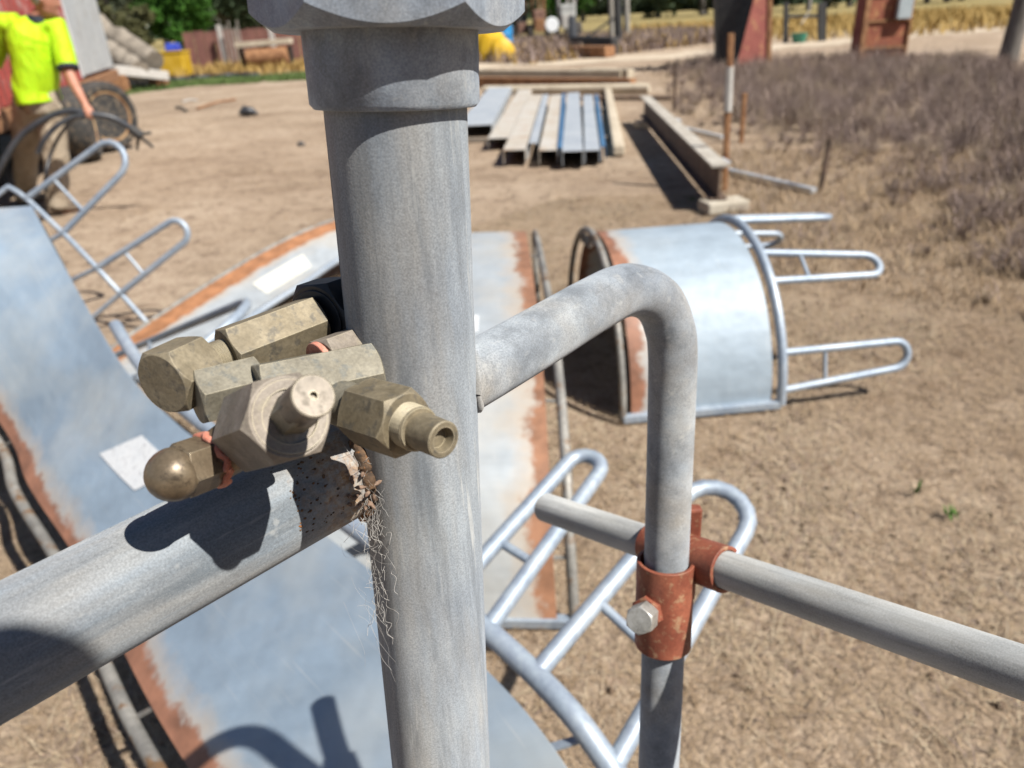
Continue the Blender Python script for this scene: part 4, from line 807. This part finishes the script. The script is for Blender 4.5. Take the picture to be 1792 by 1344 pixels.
# ================================================================== PERSON WITH POLY PIPE
def remesh(o, vox, it=6):
    r_ = o.modifiers.new('remesh', 'REMESH'); r_.mode = 'VOXEL'; r_.voxel_size = vox; r_.use_smooth_shade = True
    s = o.modifiers.new('smooth', 'SMOOTH'); s.factor = .5; s.iterations = it
def figure(T, hip, chest, neck, head, hl, hr, kn_l, an_l, kn_r, an_r, shl, shr, el, wr, ell, wrl, fw, look, top='hi_vis', pants='khaki', hairm='hair', folds=True):
    """one continuous skinned body with clothes as children"""
    body = MB()
    body.tube(catmull([hip+np.array([0, 0, -.06]), hip, (hip+chest)/2, chest, (chest*.35+neck*.65)], 4), [(.15, .11)]*5+[(.155, .115)]*4+[(.17, .125)]*4+[(.17, .12), (.16, .11), (.12, .09), (.07, .07)], 16)
    body.tube([neck-np.array([0, 0, .09]), neck, head-np.array([0, 0, .06])], [.07, .06, .058], 12)
    hc = head+np.array([0, 0, .0])
    hd = nrm(np.array(look)); hu = nrm(np.array([.12, .0, 1])-hd*np.dot(np.array([.12, 0, 1]), hd)); hs = np.cross(hd, hu)
    hp = lambda f, s, u_: hc+hd*f+hs*s+hu*u_
    body.tube([hp(0, 0, -.115), hp(.012, 0, -.085), hp(.012, 0, -.03), hp(.0, 0, .04), hp(-.006, 0, .09), hp(-.008, 0, .115)], [.045, .07, .086, .092, .07, .02], 18)
    body.tube([hp(.04, 0, -.10), hp(.075, 0, -.075), hp(.085, 0, -.045)], [.03, .035, .02], 10)          # jaw and chin
    body.tube([hp(.085, 0, .03), hp(.108, 0, -.012), hp(.09, 0, -.03)], [.011, .015, .011], 8)             # nose
    for s in (-1, 1): body.tube([hp(-.005, .088*s, .022), hp(-.015, .1*s, .0), hp(-.005, .09*s, -.032)], [.012, .017, .009], 8)   # ears
    body.tube(catmull([shl, ell, wrl], 4), [.06, .055, .05, .046, .043, .04, .037, .032, .029], 12)
    body.tube(catmull([shr, el, wr], 4), [.06, .056, .052, .048, .045, .043, .04, .034, .029], 12)
    for h_, k_, a_ in ((hl, kn_l, an_l), (hr, kn_r, an_r)): body.tube(catmull([h_, k_, a_], 4), [.085, .08, .072, .062, .056, .056, .055, .045, .04], 14)
    for a_ in (an_l, an_r): body.tube([a_-fw*.06+np.array([0, 0, -.03]), a_+fw*.05+np.array([0, 0, -.045]), a_+fw*.17+np.array([0, 0, -.06])], [.045, .045, .03], 10)
    grips = []
    for el_, wr_ in ((el, wr), (ell, wrl)):                         # hands: palm, four curled fingers of unequal length, thumb
        dh = nrm(wr_-el_); sd = nrm(np.cross(dh, FW)); pal = wr_+dh*.055
        body.tube([wr_, pal-dh*.01, pal+dh*.03], [(.03, .024), (.042, .022), (.04, .018)], 10)
        for k in range(4):
            o_ = FW*(.018*(k-1.5))+dh*.028; Lf = [.9, 1., .95, .78][k]; r0 = pal+o_
            body.tube([r0, r0+dh*.026*Lf+sd*.006, r0+dh*.036*Lf-sd*.018, r0+dh*.016*Lf-sd*.034], [.0105, .0100, .0095, .0085], 8)
        body.tube([pal-FW*.028-dh*.02, pal-FW*.045+dh*.004-sd*.01, pal-FW*.035+dh*.022-sd*.03], [.012, .0115, .009], 8); grips.append(pal+dh*.026-sd*.012)
    bo = body.build('body', 'skin', T, smooth=80); remesh(bo, .0085, 3)
    for s in (-1, 1):
        m = MB(); m.tube([hp(.072, .033*s, .022), hp(.084, .033*s, .022)], [.012, .006], 8); m.build('eye', 'eye', bo)
    m = MB(); m.tube([hp(.090, -.022, -.055), hp(.096, 0, -.054), hp(.090, .022, -.055)], [.003, .005, .003], 6); m.build('mouth', 'rust_red', bo)
    m = MB(); m.tube([hp(-.02, 0, -.045), hp(-.022, 0, .0), hp(-.012, 0, .05), hp(-.006, 0, .095), hp(-.006, 0, .123)], [.068, .088, .099, .08, .03], 18); ho = m.build('hair', hairm, T, smooth=80); remesh(ho, .009, 3)
    # trousers
    m = MB(); m.tube([hip+np.array([0, 0, .10]), hip, hip+np.array([0, 0, -.12])], [(.175, .13), (.19, .145), (.17, .13)], 18)
    for h_, k_, a_ in ((hl, kn_l, an_l), (hr, kn_r, an_r)):
        p_ = catmull([h_+np.array([0, 0, .03]), k_, a_+np.array([0, 0, -.02])], 6); n = len(p_); m.tube(p_, [.125-.035*i/(n-1)+.006*math.sin(i*2.3)+(.004 if i == n-1 else 0) for i in range(n)], 16)
    to = m.build('trousers', pants, T, smooth=80); remesh(to, .013, 4)
    # shirt: loose polo with short sleeves
    m = MB(); tp = catmull([hip+np.array([-.02, 0, -.03]), hip+np.array([-.02, 0, .08]), (hip*.5+chest*.5), chest+np.array([.0, 0, .0]), chest*.55+neck*.45, neck+np.array([-.005, 0, -.045])], 5); n = len(tp)
    rx = np.interp(np.linspace(0, 1, n), [0, .15, .4, .6, .8, .92, 1], [.245, .235, .225, .225, .205, .13, .075]); ry = np.interp(np.linspace(0, 1, n), [0, .15, .4, .6, .8, .92, 1], [.16, .155, .16, .165, .15, .11, .075])
    m.tube(tp, [(rx[i], ry[i]) for i in range(n)], 26)
    sl_ = shr+(el-shr)*.86; sll = shl+(ell-shl)*.86
    m.tube([chest*.5+shr*.5+np.array([0, 0, .05]), shr, (shr+sl_)/2, sl_], [.11, .10, .088, .085], 16); m.tube([chest*.5+shl*.5+np.array([0, 0, .05]), shl, (shl+sll)/2, sll], [.11, .10, .088, .085], 16)
    # folds
    for i in range(9 if folds else 0):
        t0_, t1_ = .05+.1*i*.6, .35+.06*i; a0 = -.15+.035*i; q0 = hip+(chest-hip)*t0_+np.array([a0, -.15, 0]); q1 = hip+(chest-hip)*(t1_+.2)+np.array([a0*.4-.02, -.152, .05]); m.tube([q0, (q0+q1)/2+np.array([.02, -.006, 0]), q1], [.012, .017, .008], 6)
    sh = m.build('shirt', top, T, smooth=80); remesh(sh, .0095, 3)
    m = MB(); m.tube([sl_-nrm(el-shr)*.012, sl_+nrm(el-shr)*.012], .0865, 18); m.build('cuff', 'navy_trim', sh, smooth=50)
    m = MB(); c_ = neck+np.array([-.005, 0, -.03]); m.tube([c_, c_+np.array([.008, 0, .045])], [.082, .073], 18); m.build('collar', 'navy_trim', sh, smooth=50)
    for a_ in (an_l, an_r):
        m = MB(); m.tube([a_-fw*.09+np.array([0, 0, -.035]), a_-fw*.02+np.array([0, 0, -.03]), a_+fw*.08+np.array([0, 0, -.038]), a_+fw*.19+np.array([0, 0, -.055])], [(.04, .045), (.055, .052), (.055, .045), (.035, .028)], 14); m.tube([a_+np.array([0, 0, .07]), a_+np.array([0, 0, -.04])], [.062, .058], 14); bt = m.build('boot', 'boot', T, smooth=80); remesh(bt, .01, 2)
    return grips
def person():
    Y = 6.95; f1 = G(97, 372); T = thing('person', 'person in fluorescent yellow-green shirt and khaki trousers walking, holding black pipe', 'person', (f1[0], f1[1], 0))
    J = lambda x, y, dy=0.: V(x, y, Y+dy)
    hip, chest, neck, head = J(72, 172), J(55, 75), J(66, 30), J(78, 0)
    hl, hr = J(52, 185, -.02), J(88, 188, .04)
    kn_l, an_l = J(45, 265, .25), J(42, 335, .55)                   # far leg stepping ahead
    kn_r, an_r = J(98, 275, .02), J(97, 352, .0)
    an_l[2] = .09; an_r[2] = .085
    shl, shr = J(10, 42, -.02), J(98, 48, .06); el = J(122, 130, -.06); wr = J(150, 184, -.20)
    ell, wrl = J(-20, 120, .05), J(-10, 185, -.05)
    fw = nrm(np.array([.75, .66, 0]))                               # walking direction
    g = figure(T, hip, chest, neck, head, hl, hr, kn_l, an_l, kn_r, an_r, shl, shr, el, wr, ell, wrl, fw, (.80, .35, -.25), folds=False)[0]
    # black poly pipe carried in the hand
    def hose(name, label, pts, r_, extra=None):
        H = thing(name, label, 'pipe', (g[0], g[1], g[2]), 'black poly pipes being carried'); mm = MB(); mm.tube(catmull(pts, 7), r_, 12); mm.build('hose_tube', 'poly_pipe', H, smooth=50); return H
    h1 = hose('poly_pipe', 'thick black poly pipe arching over the hand of the walking person', [G(-45, 392, .04), J(-8, 310, -.5), J(30, 245, -.42), J(78, 208, -.34), J(120, 194, -.27), g, J(196, 206, -.18), J(232, 226, -.12)], .026)
    e0, e1 = J(228, 224, -.12), J(247, 238, -.1); m = MB(); m.rings(e0, e1, [(0, .034, 0, 0), (.03, .042, 0, 0), (dist(e0, e1), .042, 0, 0), (dist(e0, e1)+.01, .03, 0, 0)], 18); m.build('coupling', 'dark_steel_and_shade', h1, smooth=40)
    for q in ((268, 258), (265, 232), (240, 262)): m = MB(); m.tube([J(242, 236, -.1), J(*q, -.06)], [.017, .011], 8); m.build('fitting_arm', 'dark_steel_and_shade', h1, smooth=50)
    h2 = hose('poly_pipe', 'thin black poly pipe curving down from the hand in front of the leg', [G(82, 352, .02), J(79, 318, -.35), J(88, 272, -.33), J(108, 232, -.29), J(130, 208, -.26), g+np.array([-.02, -.03, -.02])], .014)
    h3 = hose('poly_pipe', 'middle black poly pipe bending from the hand towards the knee', [J(66, 268, -.44), J(78, 244, -.42), J(100, 220, -.37), J(128, 205, -.31), g+np.array([-.01, -.045, -.01])], .021)
person()
def photographer():
    A_ = lambda *q: np.array(q, float)
    T = thing('person', 'person taking the picture, known only by the rounded shadow on the left arm', 'person', (.22, -.34, 0))
    figure(T, A_(.24, -.36, 1.0), A_(.235, -.31, 1.40), A_(.222, -.23, 1.62), A_(.211, -.159, 1.760), A_(.13, -.36, .90), A_(.35, -.36, .90), A_(.11, -.33, .50), A_(.10, -.37, .09), A_(.37, -.31, .50), A_(.39, -.36, .09),
           A_(.04, -.30, 1.52), A_(.43, -.30, 1.52), A_(.42, -.14, 1.24), A_(.24, -.10, 1.30), A_(.0, -.26, 1.22), A_(.06, -.12, 1.29), A_(0, 1, 0), (-.35, .85, -.3), 'navy_trim', 'khaki', 'hair', False)
photographer()

# ================================================================== VEGETATION
def blades(name, mat, pts, hts, lean, width, kind_label, nseg=2, seed=0, curl=.6, az=None):
    """many flat grass blades as one mesh"""
    rg_ = np.random.default_rng(seed); n = len(pts); az = rg_.random(n)*2*math.pi if az is None else az; ln = lean*(.4+rg_.random(n)); dirv = np.stack([np.cos(az), np.sin(az), np.zeros(n)], 1); sdv = np.stack([-np.sin(az), np.cos(az), np.zeros(n)], 1)
    wv = width*(.6+.8*rg_.random(n)); V_ = []; base = np.array(pts)
    lv = [0, .55, 1.0]; allv = np.zeros((n, 5, 3))
    for k, t in enumerate(lv):
        c = base + dirv*(hts*ln*(t**1.5))[:, None] + np.array([0, 0, 1])*(hts*t*(1-curl*.5*t*np.minimum(ln, 1.2)))[:, None]
        if k < 2: allv[:, 2*k] = c-sdv*(wv*(1-.4*t))[:, None]; allv[:, 2*k+1] = c+sdv*(wv*(1-.4*t))[:, None]
        else: allv[:, 4] = c
    vs = allv.reshape(-1, 3); i = np.arange(n)*5; f1 = np.stack([i, i+1, i+3, i+2], 1); f2 = np.stack([i+2, i+3, i+4], 1)
    me = bpy.data.meshes.new(name); nv = len(vs); nl = n*7; me.vertices.add(nv); me.vertices.foreach_set('co', vs.astype(np.float32).ravel()); me.loops.add(nl); me.polygons.add(2*n)
    li = np.concatenate([np.concatenate([f1, f2], 1)], 0).ravel(); me.loops.foreach_set('vertex_index', li.astype(np.int32))
    ls = (np.arange(n)[:, None]*7+np.array([0, 4])).ravel(); me.polygons.foreach_set('loop_start', ls.astype(np.int32)); me.update(calc_edges=True); me.validate()
    me.materials.append(MATS[mat]); o = bpy.data.objects.new(name, me); COL.objects.link(o); tag(o, kind_label, name.split('_')[-1], kind='stuff'); return o
def inpoly(x, y, poly):
    c = np.zeros(len(x), bool); j = len(poly)-1
    for i in range(len(poly)):
        xi, yi = poly[i]; xj, yj = poly[j]; c ^= ((yi > y) != (yj > y)) & (x < (xj-xi)*(y-yi)/(yj-yi+1e-12)+xi); j = i
    return c
def scatter(poly, n, seed, clump=0.):
    rg_ = np.random.default_rng(seed); P_ = np.array(poly); lo_, hi_ = P_.min(0), P_.max(0); x = rg_.uniform(lo_[0], hi_[0], n); y = rg_.uniform(lo_[1], hi_[1], n); k = inpoly(x, y, poly)
    if clump: k &= (fbm(x*2.1, y*2.3)+.35*fbm(x*6.3, y*7.1+2) + rg_.normal(size=n)*.25) > clump
    x, y = x[k], y[k]; return np.stack([x, y, gz(x, y)], 1)
# trampled dry grass over the near right ground
near = [(-.3, .6), (2.6, .5), (6.5, 6.0), (3.0, 6.2), (.5, 6.5), (-1.2, 4.5), (-2.5, 3.2), (-1.0, .6)]
p_ = scatter(near, 330000, 1, .0); blades('dry_grass', 'straw', p_, .010+.030*RNG.random(len(p_)), 2.0, .00075, 'trampled dry straw-coloured grass', seed=1)
p_ = scatter(near, 130000, 2, .12); blades('pale_grass', 'straw_pale', p_, .012+.034*RNG.random(len(p_)), 1.8, .0008, 'bleached pale grass tufts', seed=2)
yard = [(-8, 6), (3.5, 6), (3.5, 22), (-14, 26)]
p_ = scatter(yard, 30000, 3, .25); blades('stubble_grass', 'straw', p_, .015+.03*RNG.random(len(p_)), 2.2, .004, 'sparse dry stubble over the open yard', seed=3)
p_ = scatter(near, 90000, 4, .34); blades('dark_litter', 'weed', p_, .010+.03*RNG.random(len(p_)), 1.6, .0014, 'dark brown litter in the dry grass', seed=4)
def clods():
    rg_ = np.random.default_rng(41)
    for nm, mt, n, lab, clump, r0, r1 in (('soil_clods', 'clod', 2600, 'dark crumbs of soil and dung in the dry grass', .30, .003, .013), ('pale_chips', 'straw_pale', 1500, 'pale chips and bits in the dry grass', -.2, .002, .007)):
        p_ = scatter(near, n*4, 43 if mt == 'clod' else 44, clump)[:n]; b = MB()
        for q in p_:
            r_ = rg_.uniform(r0, r1); d_ = rg_.normal(size=(6, 3))*.25; base_ = np.array([(1, 0, 0), (0, 1, 0), (-1, 0, 0), (0, -1, 0), (0, 0, .8), (0, 0, -.3)])+d_; b.add(q+base_*r_+np.array([0, 0, r_*.3]), [(0, 1, 4), (1, 2, 4), (2, 3, 4), (3, 0, 4), (1, 0, 5), (2, 1, 5), (3, 2, 5), (0, 3, 5)])
        tag(b.build(nm, mt, smooth='skip'), lab, 'litter', kind='stuff')
    q = scatter(near, 5200, 45, -.1); blades('long_straw', 'straw_pale', q+np.array([0, 0, .006]), .02+.03*rg_.random(len(q)), 3.6, .0009, 'long loose straw stalks lying on the ground', seed=46, curl=1.2)
    q = scatter(near, 90000, 47, .42); blades('pale_patch_grass', 'straw_pale', q, .012+.03*rg_.random(len(q)), 1.8, .0011, 'bleached patches of flattened grass', seed=47)
    q = scatter([(12, 31), (60, 34), (80, 70), (10, 70)], 26000, 48, -.3); blades('paddock_grass', 'grass_gold', q, .25+.5*rg_.random(len(q)), .6, .035, 'golden dry grass in the far paddock', seed=48)
clods()
# weeds: twiggy dry plants, dense brown-purple bed on the right
wp = [G(1110, 122), G(1150, 140), G(1185, 205), G(1300, 255), G(1420, 300), G(1465, 345), G(1520, 400), G(1700, 520), G(1850, 600), G(2100, 560), G(2300, 300), G(2050, 118), G(1792, 108), G(1560, 96), G(1340, 106), G(1230, 104)]
wp = [(float(q[0]), float(q[1])) for q in wp]
def weeds():
    rg_ = np.random.default_rng(5); W = np.array(wp)
    def edge_dist(q):
        dm = np.full(len(q), 1e9)
        for i in range(len(W)):
            a, b_ = W[i], W[(i+1) % len(W)]; ab = b_-a; t = np.clip(((q[:, :2]-a)@ab)/(ab@ab), 0, 1); dm = np.minimum(dm, np.linalg.norm(q[:, :2]-(a+t[:, None]*ab), axis=1))
        return dm
    cen = scatter(wp, 5200, 6); dm = edge_dist(cen); keep = rg_.random(len(cen)) < np.clip(.25+dm/1.2, 0, 1)*np.clip(13/cen[:, 1], .45, 1.); cen, dm = cen[keep], dm[keep]; n = len(cen)
    hb = (.10+.30*np.clip(dm/1.5, 0, 1))*rg_.uniform(.5, 1.25, n)*np.clip(.85+.4*fbm(cen[:, 0]*.9, cen[:, 1]*.7), .35, 1.3); rad = hb*rg_.uniform(.25, .5, n)
    per = 62; idx = np.repeat(np.arange(n), per); N_ = len(idx); az = rg_.random(N_)*6.283; rr_ = rad[idx]*np.sqrt(rg_.random(N_))*.6; up_ = rg_.random(N_)
    p_ = cen[idx]+np.stack([np.cos(az)*rr_, np.sin(az)*rr_, hb[idx]*.55*(up_**2)*(rg_.random(N_) < .6)], 1); h_ = hb[idx]*rg_.uniform(.35, .8, N_)
    az2 = az+rg_.normal(size=N_)*.7; pick = rg_.random(n)[idx]
    for nm, mt, lo_, hi_, lab, sd_ in (('weed_bed', 'weed', 0, .62, 'dense bed of dry brown twiggy weeds', 8), ('dark_weed', 'weed_dark', .62, .82, 'darker dead weeds among the brown bed', 9), ('pale_weed', 'weed_pale', .82, 1.1, 'pale dry weeds among the brown bed', 10)):
        k = (pick >= lo_) & (pick < hi_); blades(nm, mt, p_[k], h_[k], .8, .0019, lab, seed=sd_, curl=.1, az=az2[k])
    k = rg_.choice(N_, 60000); q = p_[k]+np.stack([rg_.normal(size=60000)*.04, rg_.normal(size=60000)*.04, h_[k]*rg_.uniform(.5, 1.1, 60000)], 1)
    blades('weed_heads', 'weed', q, (.010+.018*rg_.random(60000)), 1.4, .0035, 'small dry seed heads on the weeds', seed=11, curl=0)
    q = scatter(wp, 60000, 7); blades('weed_litter', 'straw', q, .03+.08*rg_.random(len(q)), 1.4, .002, 'straw litter between the weeds', seed=12)
weeds()
edgep = [(1.4, 4.2), (3.2, 2.6), (6.5, 4.2), (6., 7.), (2.2, 8.5)]
p_ = scatter(edgep, 26000, 12, .0); blades('tall_straw', 'straw', p_, .05+.12*RNG.random(len(p_)), 1.1, .0022, 'taller dry grass fringing the weeds', seed=12)
p_ = scatter(edgep, 7000, 13, .15); blades('fringe_weed', 'weed', p_, .06+.12*RNG.random(len(p_)), 1.0, .003, 'brown weed sprigs at the fringe of the bed', seed=13)
for i, (px, py) in enumerate(((1605, 862), (1352, 520), (1660, 905), (1210, 352), (1310, 195), (700, 300))):
    g = G(px, py); rs = np.random.default_rng(i); b = MB()
    for k in range(9):
        a = rs.random()*6.28; L_ = .025+.03*rs.random(); d_ = np.array([math.cos(a)*.6, math.sin(a)*.6, .8])*L_; sd_ = np.array([-math.sin(a), math.cos(a), 0])*.005; q = g+np.array([rs.normal()*.01, rs.normal()*.01, 0]); b.add([q, q+d_*.5+sd_, q+d_, q+d_*.5-sd_], [(0, 1, 2, 3)])
    tag(b.build('green_sprig', 'leaf_green'), ['tiny green sprig in the dry grass at the lower right', 'tiny green sprig right of the arched feeder loops', 'tiny green sprig near the right edge in dry grass', 'tiny green sprig in front of the concrete block', 'tiny green sprig at the foot of the short picket', 'tiny green sprig on the dirt behind the upright'][i], 'plant', 'tiny green sprigs')
# green strip and golden tufts at the back of the yard
gs = [G(205, 168), G(330, 152), G(540, 140), G(540, 128), G(380, 138), G(205, 150)]; gs = [(float(q[0]), float(q[1])) for q in gs]
p_ = scatter(gs, 26000, 14, -.3); blades('green_grass', 'grass_green', p_, .05+.1*RNG.random(len(p_)), .8, .012, 'strip of green grass along the back of the yard', seed=14)
gg = [(-14, 29), (-2, 29), (2, 40), (-14, 36)]
p_ = scatter(gg, 14000, 15, -.1); blades('golden_grass', 'grass_gold', p_, .15+.35*RNG.random(len(p_)), .6, .02, 'golden dry grass in the background', seed=15)
gb = [(1., 26), (13, 38), (12, 52), (0, 50), (-3, 34)]
p_ = scatter(gb, 14000, 16, .0); blades('scrub_grass', 'weed', p_, .2+.5*RNG.random(len(p_)), .6, .03, 'brown scrub behind the rails', seed=16)
p_ = scatter(gb, 10000, 17, .05); blades('gold_scrub_grass', 'grass_gold', p_, .2+.4*RNG.random(len(p_)), .6, .03, 'golden scrub grass behind the rails', seed=17)

def tree(name, label, x, y, H_, cr, mat, n, group, seed, low=.25, size=.16, clumps=26):
    rg_ = np.random.default_rng(seed); T = thing(name, label, 'tree', (x, y, 0), group); m = MB(); top = np.array([x+rg_.normal()*.3, y, H_*.75])
    k = [np.array([x, y, 0])+(top-np.array([x, y, 0]))*t+np.array([math.sin(t*5+seed)*.12, 0, 0]) for t in np.linspace(0, 1, 8)]; m.tube(k, [cr*.085*(1-.75*t)+.03 for t in np.linspace(0, 1, 8)], 10); cents = []
    for i in range(9):
        t = .3+.6*rg_.random(); b0 = np.array([x, y, 0])+(top-np.array([x, y, 0]))*t; a = rg_.random()*6.28; e = b0+np.array([math.cos(a)*cr*.75, math.sin(a)*cr*.75, cr*(.25+.5*rg_.random())]); m.tube([b0, (b0+e)/2+np.array([0, 0, .1*cr]), e], [cr*.03+.02, cr*.02+.015, .012], 6); cents.append(e)
    m.build('trunk', 'bark', T, smooth=50)
    cz = H_*(1+low)/2; hz = H_*(1-low)/2
    for i in range(clumps-9): d_ = nrm(rg_.normal(size=3)); cents.append(np.array([x, y, cz])+d_*np.array([cr, cr, hz])*(.35+.6*rg_.random()))
    cents = np.array(cents); ci = rg_.integers(0, len(cents), n); sz = cr*.30*(.6+.8*rg_.random(len(cents))); dv = rg_.normal(size=(n, 3)); dv /= np.linalg.norm(dv, axis=1)[:, None]; pos = cents[ci]+dv*(sz[ci]*(rg_.random(n)**.4))[:, None]
    a = rg_.normal(size=(n, 3)); a /= np.linalg.norm(a, axis=1)[:, None]; b_ = np.cross(a, rg_.normal(size=(n, 3))); b_ /= np.linalg.norm(b_, axis=1)[:, None]; s = size*(.5+rg_.random(n))[:, None]
    vs = np.stack([pos-a*s, pos+b_*s*.5, pos+a*s, pos-b_*s*.5], 1).reshape(-1, 3); me = bpy.data.meshes.new('crown'); me.from_pydata((vs-np.array([x, y, 0])).tolist(), [], [(4*i, 4*i+1, 4*i+2, 4*i+3) for i in range(n)]); me.materials.append(MATS[mat]); o = bpy.data.objects.new('crown', me); COL.objects.link(o); o.parent = T
def tx(px, Y): return float(V(px, 60, Y)[0])
tree('green_tree', 'dense bright green round tree in the left background', tx(316, 55), 55, 5.6, 2.3, 'leaf_green', 7000, 'trees in the left background', 31, low=.12, clumps=44)
tree('gum_tree', 'thin grey gum tree right behind the trailer end', tx(195, 62), 62, 11, 3.6, 'leaf_gum', 3600, 'trees in the left background', 32, low=.2, size=.2)
tree('gum_tree', 'sparse grey-brown gum tree with sky showing through, left of the bright tree', tx(244, 66), 66, 12, 3.4, 'leaf_gum', 3000, 'trees in the left background', 33, low=.1, size=.2)
tree('olive_bush_tree', 'low rounded olive bush beside the gum trees', tx(222, 52), 52, 3.0, 1.7, 'leaf_olive', 3000, 'trees in the left background', 34, low=.05)
tree('dark_tree', 'dark green tree just right of the bright tree', tx(404, 60), 60, 8, 2.8, 'leaf_dark', 5000, 'trees in the left background', 35, low=.1, clumps=40)
tree('dark_tree', 'grey-green tree next to the hex top of the upright', tx(452, 64), 64, 9, 3.2, 'leaf_gum', 4600, 'trees in the left background', 36, low=.1, clumps=36)
tree('dark_tree', 'dark background tree at the left of the gum trees behind the trailer', tx(150, 70), 70, 12, 4, 'leaf_dark', 3500, 'trees in the left background', 37)
tree('green_tree', 'bright green tree above the old machines', tx(990, 62), 62, 5.0, 2.4, 'leaf_green', 4200, 'trees behind the machines', 38, low=.1)
tree('dark_tree', 'dark tree behind the machines on their left', tx(905, 70), 70, 7, 3, 'leaf_dark', 3600, 'trees behind the machines', 39)
for i, px in enumerate(np.linspace(1020, 1700, 12)):
    tree('paddock_tree', 'dark far tree along the far paddock, %s from the left in its row' % ORD[i], tx(px, 150)+2*math.sin(i*3), 150+10*math.sin(i*1.9), 9+2*math.sin(i*2.3), 6.0, 'leaf_dark', 1600, 'far trees along the paddock', 50+i, low=.03, size=.5)
for i, px in enumerate(np.linspace(80, 880, 12)):
    tree('paddock_tree', 'grey far tree behind the yard, %s from the left in its row' % ORD[i], tx(px, 130)+2*math.sin(i*3), 130+8*math.sin(i*1.9), 7+1.5*math.sin(i*2.3), 5.5, 'leaf_gum', 1400, 'far trees behind the yard', 80+i, low=.03, size=.45)
m = MB(); xs = np.linspace(-260, 320, 60); m.grid([[np.array([x, 400+30*math.sin(x*.02), 0]), np.array([x, 410, 7+2*math.sin(x*.05)+1.5*math.sin(x*.19)]), np.array([x, 440, 8+2*math.sin(x*.05+1)])] for x in xs], .5); tag(m.build('tree_belt', 'leaf_dark', smooth=60), 'far dark belt of trees on the horizon', 'trees', kind='stuff')
